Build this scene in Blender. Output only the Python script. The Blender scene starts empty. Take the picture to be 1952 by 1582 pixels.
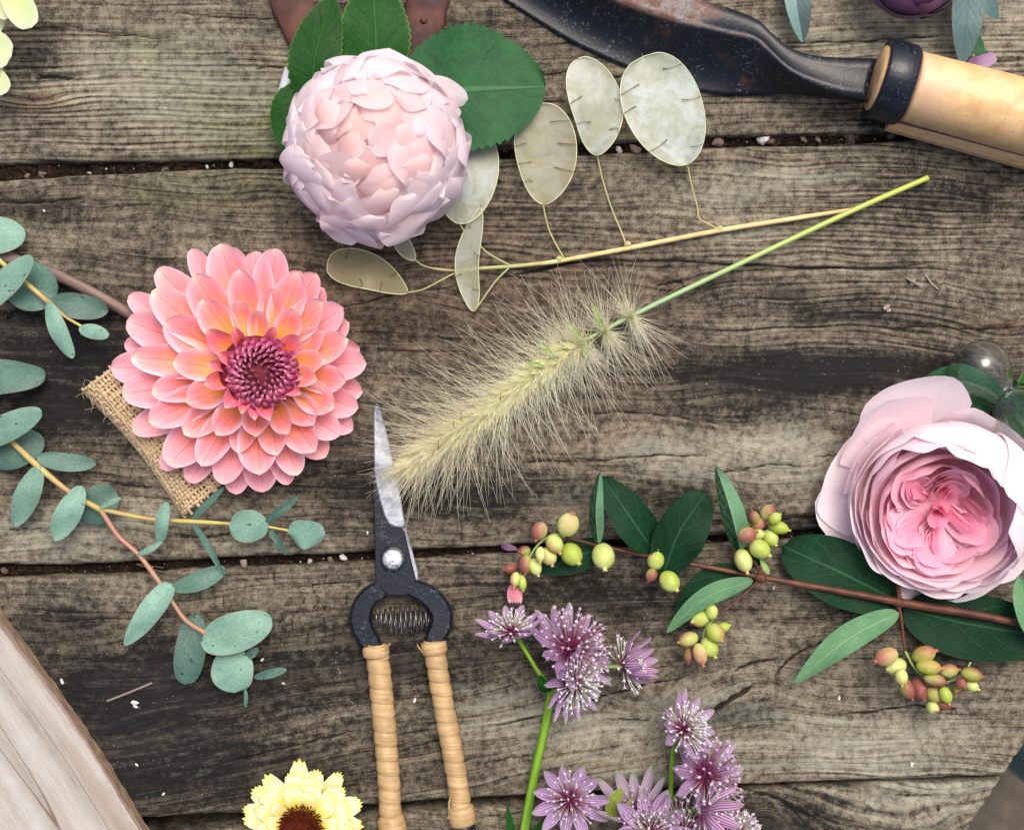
import bpy, math, random
import numpy as np

R = math.radians
random.seed(11)
RNG = np.random.default_rng(11)
S = 0.0002          # metres on the table top per photo pixel
H = 0.50            # camera height over the table top
scene = bpy.context.scene
COL = scene.collection

# ------------------------------------------------------------------ camera, sky, sun, exposure
cam_d = bpy.data.cameras.new('camera')
cam = bpy.data.objects.new('camera', cam_d)
COL.objects.link(cam)
cam.location = (0, 0, H)
cam_d.sensor_fit = 'HORIZONTAL'
cam_d.angle = 2 * math.atan(1952 * S / 2 / H)
cam_d.clip_start = 0.01
cam_d.clip_end = 60
cam_d.dof.use_dof = True
cam_d.dof.focus_distance = H - 0.014
cam_d.dof.aperture_fstop = 16
scene.camera = cam

SUN_EL, SUN_AZ = R(64), R(22)      # azimuth clockwise from +y (top of the picture)
world = bpy.data.worlds.new('World')
scene.world = world
world.use_nodes = True
wn = world.node_tree
sky = wn.nodes.new('ShaderNodeTexSky')
sky.sky_type = 'NISHITA'
sky.sun_disc = False
sky.sun_elevation = SUN_EL
sky.sun_rotation = SUN_AZ
sky.air_density = 0.7
sky.dust_density = 7.0
sky.ozone_density = 1.0
bg = wn.nodes['Background']
bg.inputs['Strength'].default_value = 0.15
wn.links.new(sky.outputs[0], bg.inputs['Color'])

sun_d = bpy.data.lights.new('sun', 'SUN')
sun_d.energy = 1.15
sun_d.angle = R(32)
sun_d.color = (1.0, 0.94, 0.86)
sun = bpy.data.objects.new('sun', sun_d)
COL.objects.link(sun)
sun.rotation_euler = (-(R(90) - SUN_EL), 0, -SUN_AZ)
scene.view_settings.view_transform = 'Standard'
scene.view_settings.look = 'None'
scene.view_settings.gamma = 1
scene.view_settings.exposure = 0.54

# ------------------------------------------------------------------ helpers
def P(px, py, z=0.0):
    """photo pixel seen at height z (metres) -> world point"""
    k = (H - z) / H
    return np.array([(px - 976) * S * k, (791 - py) * S * k, z])

def PM(pts):
    """list of (px, py, z in mm)"""
    return np.array([P(a, b, c * 0.001) for a, b, c in pts])

def col(r, g, b):
    f = lambda x: (x / 255 / 12.92) if x <= 10 else ((x / 255 + 0.055) / 1.055) ** 2.4
    return (f(r), f(g), f(b), 1.0)

def spline(pts, n, u=None):
    pts = np.asarray(pts, float)
    if u is None:
        u = np.linspace(0, 1, n)
    if len(pts) == 2:
        return pts[0] + (pts[1] - pts[0]) * u[:, None]
    d = np.r_[0, np.cumsum(np.linalg.norm(np.diff(pts, axis=0), axis=1) + 1e-12)]
    d /= d[-1]
    m = np.zeros_like(pts)
    m[1:-1] = (pts[2:] - pts[:-2]) / (d[2:] - d[:-2])[:, None]
    m[0] = (pts[1] - pts[0]) / (d[1] - d[0])
    m[-1] = (pts[-1] - pts[-2]) / (d[-1] - d[-2])
    i = np.clip(np.searchsorted(d, u, side='right') - 1, 0, len(pts) - 2)
    h = (d[i + 1] - d[i])
    t = ((u - d[i]) / h)[:, None]
    h = h[:, None]
    return ((2 * t**3 - 3 * t**2 + 1) * pts[i] + (t**3 - 2 * t**2 + t) * h * m[i]
            + (-2 * t**3 + 3 * t**2) * pts[i + 1] + (t**3 - t**2) * h * m[i + 1])

def nrm(a):
    a = np.asarray(a, float)
    return a / (np.linalg.norm(a, axis=-1, keepdims=True) + 1e-15)

def quads(nu, nv, wrap=False):
    i = np.arange(nu - 1)[:, None]
    j = np.arange(nv if wrap else nv - 1)[None, :]
    a = i * nv + j
    b = i * nv + (j + 1) % nv
    return np.stack([a, b, b + nv, a + nv], -1).reshape(-1, 4)

class MB:
    """collects pieces of ONE mesh: vertices, faces and the attribute 'at' (three numbers per vertex)"""
    def __init__(s):
        s.V, s.F, s.A, s.n = [], [], [], 0
    def add(s, V, F, A=None):
        V = np.asarray(V, float).reshape(-1, 3)
        s.V.append(V)
        s.F += (np.asarray(F) + s.n).tolist()
        s.A.append(np.zeros_like(V) if A is None else np.asarray(A, float).reshape(-1, 3))
        s.n += len(V)
        return s
    def build(s, name, mat, parent=None, smooth=True, extra=None):
        V = np.concatenate(s.V)
        org = np.zeros(3)
        if parent is not None:
            org = np.array(parent['_org'])
        me = bpy.data.meshes.new(name)
        me.from_pydata((V - org).tolist(), [], s.F)
        at = me.attributes.new('at', 'FLOAT_VECTOR', 'POINT')
        at.data.foreach_set('vector', np.concatenate(s.A).ravel())
        for k, arr in (extra or {}).items():
            e = me.attributes.new(k, 'FLOAT_VECTOR', 'POINT')
            e.data.foreach_set('vector', np.asarray(arr, float).ravel())
        if smooth:
            me.polygons.foreach_set('use_smooth', [True] * len(me.polygons))
        me.materials.append(mat)
        o = bpy.data.objects.new(name, me)
        COL.objects.link(o)
        if parent is not None:
            o.parent = parent
        o['_org'] = org.tolist()
        ROOTS.append(o)
        return o

ROOTS = []

def thing(name, label, cat, at, group=None, kind=None):
    o = bpy.data.objects.new(name, None)
    COL.objects.link(o)
    o.location = at
    o.empty_display_size = 0.01
    o['_org'] = [float(x) for x in at]
    o['label'] = label
    o['category'] = cat
    if group: o['group'] = group
    if kind: o['kind'] = kind
    ROOTS.append(o)
    return o

def holder(name, parent):
    """an Empty that gathers sub-parts of one part"""
    o = bpy.data.objects.new(name, None)
    COL.objects.link(o)
    o.parent = parent
    o.empty_display_size = 0.005
    o['_org'] = list(parent['_org'])
    ROOTS.append(o)
    return o

def prof(p, q):
    m = p / (p + q)
    mx = m**p * (1 - m)**q
    return lambda u: np.clip(u, 0, 1)**p * np.clip(1 - u, 0, 1)**q / mx

def ribbon(pts, wl, wr=None, shape=None, nu=15, nv=7, up=(0, 0, 1), roll=0.0, roll2=None, cup=0.0, fold=0.0,
           ripple=0.0, ripf=2.0, serr=0.0, ns=10, teeth=0.0, nt=3, tint=0.0, tipround=0.0, curl=0.0, seed=0):
    """leaf or petal: centre line pts (world), half widths in metres left / right; returns V, F, A(u, v, tint)"""
    wr = wl if wr is None else wr
    shape = shape or prof(.5, .5)
    t = np.linspace(0, 1, nu)
    u = (1 - np.cos(np.pi * t)) / 2 * 0.6 + t * 0.4
    C = spline(pts, nu, u)
    T = nrm(np.gradient(C, u, axis=0))
    up = np.asarray(up, float)
    side = nrm(np.cross(up, T))
    N = np.cross(T, side)
    r = np.full(nu, roll) if roll2 is None else roll + (roll2 - roll) * u
    sd = side * np.cos(r)[:, None] + N * np.sin(r)[:, None]
    nn = np.cross(T, sd)
    v = np.linspace(-1, 1, nv)
    w = shape(u)
    if serr:
        w = w * (1 + serr * (1 - ((u * ns) % 1.0)) * (u > .08) * (u < .97))
    W = np.where(v[None, :] > 0, wl, wr) * w[:, None]
    wm = max(wl, wr)
    lift = cup * wm * v[None, :]**2 * w[:, None]**.5 + fold * wm * np.abs(v)[None, :] * w[:, None]
    if ripple:
        ph = RNG.uniform(0, 6.28, 4)
        lift = lift + ripple * wm * (np.abs(v)[None, :]**1.5) * np.sin(u[:, None] * ripf * 6.28 + ph[0] + (v[None, :] > 0) * ph[1])
        lift = lift + ripple * .35 * wm * np.sin(u[:, None] * 5 + v[None, :] * 2.2 + ph[2])
    X = C[:, None, :] + sd[:, None, :] * (W * v[None, :])[..., None] + nn[:, None, :] * lift[..., None]
    back = np.zeros((nu, nv))
    L = np.linalg.norm(np.diff(C, axis=0), axis=1).sum()
    if teeth:
        tr = np.abs(((v * nt / 2 + .5 * (nt % 2)) % 1) - .5) * 2
        back += teeth * L * tr[None, :] * (u[:, None]**8)
    if tipround:
        back += tipround * L * (v[None, :]**2) * (u[:, None]**3)
    if curl:
        X = X + nn[:, None, :] * (curl * L * u[:, None]**3)[..., None]
    X = X - T[:, None, :] * back[..., None]
    A = np.stack(np.broadcast_arrays(u[:, None], v[None, :], np.full((1, 1), tint)), -1)
    return X.reshape(-1, 3), quads(nu, nv), A.reshape(-1, 3)

def tube(pts, rad, n=None, sides=8, cap=True, tint=0.0, squash=1.0):
    """round bar along pts (world), rad a number or list over the points (metres)"""
    n = n or max(len(pts), 2)
    C = spline(pts, n)
    rr = np.interp(np.linspace(0, 1, n), np.linspace(0, 1, np.size(rad)), np.ravel(rad)) if np.size(rad) > 1 else np.full(n, float(rad))
    T = nrm(np.gradient(C, axis=0))
    ref = np.array([0, 0, 1.0]) if abs(T[0][2]) < .9 else np.array([1.0, 0, 0])
    s = nrm(np.cross(ref, T[0]))
    E1 = [s]
    for i in range(1, n):
        s = s - T[i] * np.dot(s, T[i])
        s = nrm(s)
        E1.append(s)
    E1 = np.array(E1)
    E2 = np.cross(T, E1)
    a = np.linspace(0, 2 * np.pi, sides, endpoint=False)
    X = C[:, None, :] + rr[:, None, None] * (np.cos(a)[None, :, None] * E1[:, None, :] + squash * np.sin(a)[None, :, None] * E2[:, None, :])
    F = quads(n, sides, True).tolist()
    A = np.stack(np.broadcast_arrays(np.linspace(0, 1, n)[:, None], (a / 6.2832)[None, :], np.full((1, 1), tint)), -1)
    V = X.reshape(-1, 3)
    A = A.reshape(-1, 3)
    if cap:
        F.append(list(range(sides))[::-1])
        F.append(list(range((n - 1) * sides, n * sides)))
    return V, F, A

def addl(mb, res):
    V, F, A = res
    mb.V.append(V)
    mb.F += [[x + mb.n for x in f] for f in (F.tolist() if hasattr(F, 'tolist') else F)]
    mb.A.append(A)
    mb.n += len(V)
    return mb

def lathe(c, axis, profile, sides=14, tint=0.0, squash=1.0, ref=None):
    """profile: list of (distance along axis, radius) in metres"""
    axis = nrm(axis)
    ref = np.array([0, 0, 1.0]) if ref is None else np.asarray(ref, float)
    if abs(np.dot(axis, ref)) > .95: ref = np.array([1.0, 0, 0])
    e1 = nrm(np.cross(ref, axis)); e2 = np.cross(axis, e1)
    pr = np.array(profile, float)
    a = np.linspace(0, 2 * np.pi, sides, endpoint=False)
    X = np.asarray(c)[None, None, :] + pr[:, 0][:, None, None] * axis + pr[:, 1][:, None, None] * (np.cos(a)[None, :, None] * e1 + squash * np.sin(a)[None, :, None] * e2)
    n = len(pr)
    t = np.linspace(0, 1, n)
    A = np.stack(np.broadcast_arrays(t[:, None], (a / 6.2832)[None, :], np.full((1, 1), tint)), -1)
    F = quads(n, sides, True).tolist()
    F.append(list(range(sides))[::-1]); F.append(list(range((n - 1) * sides, n * sides)))
    return X.reshape(-1, 3), F, A.reshape(-1, 3)

def one(name, res, mat, parent, smooth=True):
    return addl(MB(), res).build(name, mat, parent, smooth)

def solid(o, t, off=0):
    m = o.modifiers.new('thickness', 'SOLIDIFY')
    m.thickness = t
    m.offset = off
    return o

# ------------------------------------------------------------------ materials
class G:
    def __init__(s, name):
        s.m = bpy.data.materials.new(name)
        s.m.use_nodes = True
        s.t = s.m.node_tree
        s.b = s.t.nodes['Principled BSDF']
        s.out = s.t.nodes['Material Output']
    def n(s, typ, ins=None, **kw):
        x = s.t.nodes.new('ShaderNode' + typ)
        for k, v in kw.items(): setattr(x, k, v)
        for k, v in (ins or {}).items(): s.put(x.inputs[k], v)
        return x
    def put(s, sock, v):
        if hasattr(v, 'is_output'): s.t.links.new(v, sock)
        else: sock.default_value = v
    def math(s, op, a, b=0.0, c=0.0, clamp=False):
        x = s.n('Math', {0: a, 1: b, 2: c}, operation=op)
        x.use_clamp = clamp
        return x.outputs[0]
    def mul(s, a, b): return s.math('MULTIPLY', a, b)
    def add(s, a, b): return s.math('ADD', a, b)
    def sub(s, a, b): return s.math('SUBTRACT', a, b)
    def step(s, x, lo, hi, a=0.0, b=1.0):
        m = s.n('MapRange', {'Value': x, 'From Min': lo, 'From Max': hi, 'To Min': a, 'To Max': b}, interpolation_type='SMOOTHSTEP')
        return m.outputs[0]
    def ramp(s, f, stops, interp='LINEAR'):
        x = s.n('ValToRGB', {0: f})
        cr = x.color_ramp
        cr.interpolation = interp
        while len(cr.elements) < len(stops): cr.elements.new(.5)
        for e, (p, c) in zip(cr.elements, stops):
            e.position = p; e.color = c
        return x.outputs[0]
    def mix(s, f, a, b, blend='MIX'):
        x = s.n('Mix', data_type='RGBA', blend_type=blend)
        s.put(x.inputs[0], f); s.put(x.inputs[6], a); s.put(x.inputs[7], b)
        return x.outputs[2]
    def attr(s, name):
        x = s.n('Attribute', attribute_name=name)
        y = s.n('SeparateXYZ', {0: x.outputs['Vector']})
        return x.outputs['Vector'], y.outputs[0], y.outputs[1], y.outputs[2]
    def comb(s, a, b, c): return s.n('CombineXYZ', {0: a, 1: b, 2: c}).outputs[0]
    def pos(s): return s.n('NewGeometry').outputs['Position']
    def rnd(s): return s.n('ObjectInfo').outputs['Random']
    def noise(s, vec, scale, detail=3.0, rough=.55, dist=0.0):
        x = s.n('TexNoise', {'Vector': vec, 'Scale': scale, 'Detail': detail, 'Roughness': rough, 'Distortion': dist})
        return x.outputs[0]
    def bump(s, h, strength=.5, dist=.0005):
        x = s.n('Bump', {'Height': h, 'Strength': strength, 'Distance': dist})
        s.put(s.b.inputs['Normal'], x.outputs[0])
        return x.outputs[0]
    def set(s, **kw):
        for k, v in kw.items(): s.put(s.b.inputs[k.replace('_', ' ')], v)
        return s
    def translucent(s, colr, f, normal=None):
        t = s.n('BsdfTranslucent', {'Color': colr})
        if normal is not None: s.put(t.inputs['Normal'], normal)
        mx = s.n('MixShader', {0: f, 1: s.b.outputs[0], 2: t.outputs[0]})
        s.t.links.new(mx.outputs[0], s.out.inputs[0])
        return s

def petal_mat(name, stops, edge, edge_k=.5, streak=.25, trans=.3, tintc=None, rough=.55, vein=30, bump=.25, sheen=0.1, rim=None):
    g = G(name)
    vec, u, v, t = g.attr('at')
    av = g.math('ABSOLUTE', v)
    st = g.noise(g.comb(g.mul(u, 2.2), g.mul(v, vein * .35), g.add(g.mul(g.rnd(), 40), t)), 1.6, 3)
    uu = g.add(u, g.mul(g.sub(st, .5), streak * .5))
    c = g.ramp(uu, stops)
    if tintc is not None:
        c = g.mix(g.math('MULTIPLY', t, 1.0, clamp=True), c, tintc)
    e = g.math('MULTIPLY', g.step(g.add(av, g.mul(g.sub(st, .5), .3)), .45, 1.0), edge_k)
    c = g.mix(e, c, edge)
    if rim is not None:
        c = g.mix(g.mul(g.step(g.add(av, g.mul(g.sub(st, .5), .12)), .80, .97), .75), c, rim)
        c = g.mix(g.mul(g.step(g.math('ABSOLUTE', g.add(v, g.mul(g.sub(st, .5), .06))), .015, .07, 1, 0), g.mul(.5, g.step(u, .2, .5))), c, g.mix(1.0, c, col(226, 168, 176), 'MULTIPLY'))
    mott = g.noise(g.pos(), 220, 3)
    hs = g.n('HueSaturation', {'Hue': g.add(.49, g.mul(g.rnd(), .02)), 'Saturation': g.add(.95, g.mul(mott, .12)), 'Value': g.add(.93, g.mul(g.rnd(), .1)), 'Color': c})
    c = g.mix(g.mul(g.step(st, .45, .8), streak), hs.outputs[0], g.mix(.5, hs.outputs[0], edge))
    g.set(Base_Color=c, Roughness=rough)
    g.b.inputs['Sheen Weight'].default_value = sheen
    g.b.inputs['Specular IOR Level'].default_value = .25
    fine = g.noise(g.comb(g.mul(u, 3), g.mul(v, vein), g.mul(g.rnd(), 30)), 1.0, 2)
    g.bump(g.add(fine, g.mul(mott, .5)), bump, .0006)
    g.translucent(c, trans)
    return g.m

def leaf_mat(name, c1, c2, vein, edge=None, nveins=7, vk=.6, rough=.5, trans=.12, spec=.4, mott=.5, half=None, slope=.55, bumpk=.4, fade=0.0, powder=0.0):
    g = G(name)
    vec, u, v, t = g.attr('at')
    av = g.math('ABSOLUTE', v)
    n1 = g.noise(g.pos(), 160, 5, .6)
    n2 = g.noise(g.pos(), 900, 3)
    c = g.mix(g.step(g.add(g.mul(n1, mott * 1.2), g.mul(n2, .4)), .25, .85), c1, c2)
    if half is not None:
        c = g.mix(g.step(v, -.04, .04), c, half)
    wob = g.mul(g.sub(n1, .5), .12)
    lat = g.math('FRACT', g.mul(g.add(g.sub(u, g.mul(av, slope * .5)), wob), nveins))
    latm = g.mul(g.step(g.math('ABSOLUTE', g.sub(lat, .5)), 0.0, .075, 1.0, 0.0), g.step(av, .75, .95, 1, 0))
    mid = g.step(g.sub(av, g.mul(g.sub(1.0, u), .025)), .012, .05, 1.0, 0.0)
    if fade: mid = g.mul(mid, g.step(u, .15, fade, 1.0, .15))
    if powder:
        c = g.mix(g.mul(g.step(g.noise(g.pos(), 2200, 2), .45, .7), powder), c, g.mix(.35, c, (1, 1, 1, 1)))
        c = g.mix(g.step(g.add(g.noise(g.pos(), 520, 2), g.mul(n1, .35)), .86, .92), c, g.mix(1.0, c, col(150, 130, 110), 'MULTIPLY'))
    vor = g.n('TexVoronoi', {'Vector': g.pos(), 'Scale': 330.0}, feature='DISTANCE_TO_EDGE').outputs[0]
    net = g.step(vor, .0, .09, 1.0, 0.0)
    vm = g.math('MAXIMUM', mid, g.math('MAXIMUM', g.mul(latm, .55), g.mul(net, .16 if not fade else .05)))
    c = g.mix(g.mul(vm, vk), c, vein)
    if edge is not None:
        c = g.mix(g.mul(g.step(av, .93, 1.0), .7), c, edge)
    c2_ = g.n('HueSaturation', {'Hue': .5, 'Saturation': 1.0, 'Value': g.add(.85, g.mul(g.rnd(), .3)), 'Color': c}).outputs[0]
    g.set(Base_Color=c2_, Roughness=g.add(rough - .1, g.mul(n2, .25)))
    g.b.inputs['Specular IOR Level'].default_value = spec
    g.bump(g.add(g.mul(vm, -1.0), g.mul(n1, 1.2)), bumpk, .0008)
    g.translucent(c2_, trans)
    return g.m

def simple_mat(name, c1, c2, scale=200, rough=.6, spec=.3, stretch=None, bumpk=.3, metallic=0.0, trans=0.0, lo=.3, hi=.7):
    g = G(name)
    if stretch:
        vec, u, v, t = g.attr('at')
        nz = g.noise(g.comb(g.mul(u, stretch[0]), g.mul(v, stretch[1]), g.mul(g.rnd(), 50)), 1.0, 4)
    else:
        nz = g.noise(g.pos(), scale, 4)
    c = g.mix(g.step(nz, lo, hi), c1, c2)
    g.set(Base_Color=c, Roughness=rough, Metallic=metallic)
    g.b.inputs['Specular IOR Level'].default_value = spec
    g.bump(nz, bumpk, .0005)
    if trans: g.translucent(c, trans)
    return g.m

def wood_mat():
    g = G('weathered_wood')
    gv_, gu, gv, seed = g.attr('grain')
    mv_, crack, dark, green = g.attr('marks')
    nv_, warm, light, fine = g.attr('wear')
    pos = g.pos()
    mm = g.noise(g.comb(g.mul(gu, 14), g.mul(gv, 70), seed), 1.0, 3)
    ph = g.add(g.mul(gv, 2 * math.pi / .0024), g.mul(mm, 7.5))
    wave = g.math('MULTIPLY_ADD', g.math('SINE', ph), .5, .5)
    wave = g.math('POWER', wave, .28)
    wav2 = g.math('POWER', g.math('MULTIPLY_ADD', g.math('SINE', g.add(g.mul(gv, 2 * math.pi / .0017), g.mul(mm, 9.0))), .5, .5), .35)
    wave = g.add(g.mul(wave, .68), g.mul(wav2, .32))
    rings = g.noise(g.comb(g.mul(gu, 16), g.mul(gv, 620), seed), 1.0, 4, .6)
    fib = g.noise(g.comb(g.mul(gu, 130), g.mul(gv, 2600), seed), 1.0, 3, .6)
    mott = g.noise(pos, 70, 6, .62)
    mott2 = g.noise(pos, 330, 5, .65)
    spk = g.noise(pos, 1500, 3, .7)
    sn = g.noise(g.comb(g.mul(gu, 22), g.mul(gv, 210), g.add(seed, 5)), 1.0, 5, .65)
    amp = g.math('MULTIPLY', g.step(g.noise(g.comb(g.mul(gu, 9), g.mul(gv, 30), g.add(seed, 7)), 1.0, 2), .22, .5), fine)
    hair = g.step(g.noise(g.comb(g.mul(gu, 20), g.mul(gv, 1150), g.add(seed, 13)), 1.0, 3, .55), .56, .66)
    rings = g.step(rings, .12, .88)
    line = g.sub(g.add(g.mul(g.add(g.mul(g.sub(wave, .75), amp), .48), .78), g.mul(rings, .34)), g.mul(hair, .2))
    h = g.add(line, g.mul(fib, .38))
    tone = g.add(g.add(g.add(h, .08), g.mul(g.sub(mott, .5), .8)), g.mul(g.sub(mott2, .5), 1.35))
    tone = g.add(tone, g.mul(g.sub(spk, .5), .95))
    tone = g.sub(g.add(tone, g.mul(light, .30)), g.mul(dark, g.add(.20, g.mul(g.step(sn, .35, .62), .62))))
    c = g.ramp(g.mul(g.sub(tone, .29), .84), [
        (0.0, col(24, 22, 21)), (.18, col(46, 41, 36)), (.40, col(96, 84, 69)),
        (.62, col(140, 126, 103)), (.84, col(176, 164, 138)), (1.0, col(204, 196, 176))])
    # brown heartwood, green algae, cold near-black patches where the dark mask is high
    c = g.mix(g.mul(g.step(g.add(warm, g.mul(g.sub(mott, .5), .8)), .1, .9), .6), c, g.mix(1.0, c, col(205, 168, 138), 'MULTIPLY'))
    c = g.mix(g.mul(g.step(g.add(green, g.mul(g.sub(mott2, .5), .9)), .15, .9), .8), c, g.mix(.75, c, col(140, 158, 120), 'SOFT_LIGHT'))
    c = g.mix(g.mul(g.step(g.add(green, g.mul(g.sub(mott, .5), .9)), .3, 1.1), .45), c, g.mix(1.0, c, col(196, 222, 160), 'MULTIPLY'))
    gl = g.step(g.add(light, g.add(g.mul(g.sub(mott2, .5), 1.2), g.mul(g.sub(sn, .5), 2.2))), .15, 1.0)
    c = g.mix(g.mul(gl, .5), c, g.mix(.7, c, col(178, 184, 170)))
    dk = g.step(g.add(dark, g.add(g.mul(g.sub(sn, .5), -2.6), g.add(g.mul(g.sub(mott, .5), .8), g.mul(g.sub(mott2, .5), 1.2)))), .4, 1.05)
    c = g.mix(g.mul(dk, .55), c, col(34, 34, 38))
    pits = g.step(g.add(spk, g.mul(g.sub(mott2, .5), .9)), .62, .74)
    c = g.mix(g.mul(pits, .5), c, col(30, 26, 24))
    flk = g.step(g.add(g.noise(pos, 800, 2), g.mul(g.sub(mott, .5), .4)), .70, .76)
    c = g.mix(g.mul(flk, .45), c, col(190, 182, 160))
    c = g.n('HueSaturation', {'Hue': .5, 'Saturation': .74, 'Value': .85, 'Color': g.mix(1.0, c, col(246, 250, 243), 'MULTIPLY')}).outputs[0]
    cm = g.step(g.add(crack, g.mul(g.sub(fib, .5), 4.5)), -1.2, 1.3, 1.0, 0.0)
    c = g.mix(g.mul(cm, .93), c, col(16, 13, 12))
    c = g.mix(.16, c, g.mix(1.0, c, col(225, 215, 185), 'MULTIPLY'))
    g.set(Base_Color=c, Roughness=g.add(.74, g.mul(mott2, .2)))
    g.b.inputs['Specular IOR Level'].default_value = .22
    hh = g.sub(g.add(g.add(h, g.mul(spk, .25)), g.mul(mott2, .4)), g.mul(cm, 1.5))
    g.bump(hh, .55, .0011)
    return g.m

def board_mat():
    g = G('pale_sawn_timber')
    vec, u, v, t = g.attr('at')
    gv_, gu, gv, sd = g.attr('grain')
    pos = g.pos()
    w = g.noise(g.comb(g.mul(gu, 8), g.mul(gv, 130), 3.0), 1.0, 3)
    f = g.noise(g.comb(g.mul(gu, 120), g.mul(gv, 1800), 1.0), 1.0, 3)
    m = g.noise(pos, 60, 5)
    sp = g.noise(pos, 900, 3)
    c = g.ramp(g.add(g.mul(w, .7), g.add(g.mul(f, .22), g.mul(m, .2))), [(.3, col(112, 102, 90)), (.48, col(148, 142, 133)), (.62, col(164, 160, 153)), (.85, col(178, 177, 173))])
    c = g.mix(g.mul(g.step(m, .55, .8), .35), c, col(176, 184, 196))
    band = g.noise(g.comb(g.mul(gu, 2.5), g.mul(gv, 55), 11.0), 1.0, 1)
    c = g.mix(g.mul(g.step(band, .56, .66), .45), c, col(140, 118, 100))
    cr = g.step(g.math('ABSOLUTE', g.sub(g.noise(g.comb(g.mul(gu, .8), g.mul(gv, 46), 23.0), 1.0, 1), .5)), 0, .006, 1, 0)
    c = g.mix(g.mul(cr, .8), c, col(98, 66, 48))
    c = g.mix(g.step(sp, .72, .76), c, col(110, 92, 78))
    c = g.mix(t, c, g.mix(g.step(f, .35, .65), col(104, 86, 68), col(146, 126, 104)))
    g.set(Base_Color=c, Roughness=.7)
    g.b.inputs['Specular IOR Level'].default_value = .2
    g.bump(g.add(f, g.mul(w, .6)), .4, .0006)
    return g.m

def black_metal(name, base=(30, 36, 44), rough=.38, wear=True):
    g = G(name)
    vec, u, v, t = g.attr('at')
    p = g.pos()
    n1 = g.noise(p, 130, 6, .62)
    n2 = g.noise(p, 900, 4, .6)
    br = g.noise(g.comb(g.mul(u, 40), g.mul(v, 3), 0.0), 1.0, 3)
    c = g.mix(n1, col(*base), col(base[0] * .55, base[1] * .6, base[2] * .65))
    c = g.mix(g.mul(g.step(g.add(n2, g.mul(g.sub(n1, .5), .5)), .58, .72), .4), c, col(110, 118, 126))
    met = 0.0
    rg = g.add(rough - .08, g.mul(n2, .2))
    if wear:
        rm = g.step(g.add(t, g.mul(g.sub(n1, .5), 1.5)), .35, .8)
        steel = g.mix(g.step(n1, .42, .6), col(118, 112, 112), col(92, 64, 48))
        steel = g.mix(g.step(n2, .5, .68), steel, col(74, 46, 32))
        c = g.mix(rm, c, steel)
        patch = g.step(g.noise(p, 75, 4), .6, .72)
        c = g.mix(g.mul(patch, .45), c, col(92, 60, 42))
        rg = g.add(rg, g.mul(rm, .15))
    g.set(Base_Color=c, Roughness=rg, Metallic=met)
    g.b.inputs['Specular IOR Level'].default_value = .34
    g.bump(g.add(g.mul(n1, .6), g.mul(n2, .5)), .35, .0006)
    return g.m

def steel_mat():
    g = G('worn_steel')
    vec, u, v, t = g.attr('at')
    p = g.pos()
    n1 = g.noise(p, 150, 5, .6)
    n2 = g.noise(p, 1100, 4, .65)
    c = g.mix(g.step(n1, .35, .65), col(172, 177, 183), col(128, 134, 143))
    c = g.mix(g.mul(g.step(g.add(g.mul(n2, .7), g.mul(n1, .7)), .74, .86), .7), c, col(80, 84, 92))
    c = g.mix(g.step(t, .3, .9), c, col(96, 102, 112))
    g.set(Base_Color=c, Roughness=g.add(.3, g.mul(n2, .3)), Metallic=.75)
    g.bump(n2, .25, .0004)
    return g.m

def rattan_mat():
    g = G('rattan_cane')
    vec, u, v, t = g.attr('at')
    f = g.noise(g.comb(g.mul(u, 14), g.mul(v, 2.0), g.mul(g.rnd(), 60)), 1.0, 3)
    m = g.noise(g.pos(), 240, 4)
    c = g.ramp(g.add(g.mul(f, .6), g.mul(m, .4)), [(.25, col(128, 100, 62)), (.45, col(172, 142, 98)), (.65, col(192, 164, 118)), (.85, col(208, 184, 142))])
    c = g.mix(g.step(m, .66, .8), c, col(150, 108, 66))
    hs = g.n('HueSaturation', {'Hue': .5, 'Saturation': 1.0, 'Value': g.add(.85, g.mul(g.rnd(), .22)), 'Color': c})
    g.set(Base_Color=hs.outputs[0], Roughness=.42)
    g.b.inputs['Specular IOR Level'].default_value = .4
    g.bump(f, .5, .0004)
    return g.m

def pod_mat():
    g = G('honesty_membrane')
    vec, u, v, t = g.attr('at')
    p = g.pos()
    n1 = g.noise(p, 95, 4, .6, .8)
    n2 = g.noise(p, 420, 4)
    c = g.mix(g.step(g.add(n1, g.mul(g.sub(n2, .5), .3)), .36, .64), col(190, 200, 172), col(222, 236, 232))
    c = g.mix(t, c, g.mix(n1, col(168, 156, 104), col(186, 178, 130)))
    g.set(Base_Color=c, Roughness=g.add(.22, g.mul(n2, .3)))
    g.b.inputs['Specular IOR Level'].default_value = .7
    g.b.inputs['Sheen Weight'].default_value = .2
    g.bump(g.add(n1, g.mul(n2, .25)), .4, .0012)
    tr = g.n('BsdfTranslucent', {'Color': c})
    tp = g.n('BsdfTransparent', {'Color': (.96, .95, .86, 1)})
    m1 = g.n('MixShader', {0: .25, 1: g.b.outputs[0], 2: tr.outputs[0]})
    m2 = g.n('MixShader', {0: g.add(.36, g.mul(t, .10)), 1: m1.outputs[0], 2: tp.outputs[0]})
    g.t.links.new(m2.outputs[0], g.out.inputs[0])
    return g.m

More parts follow.
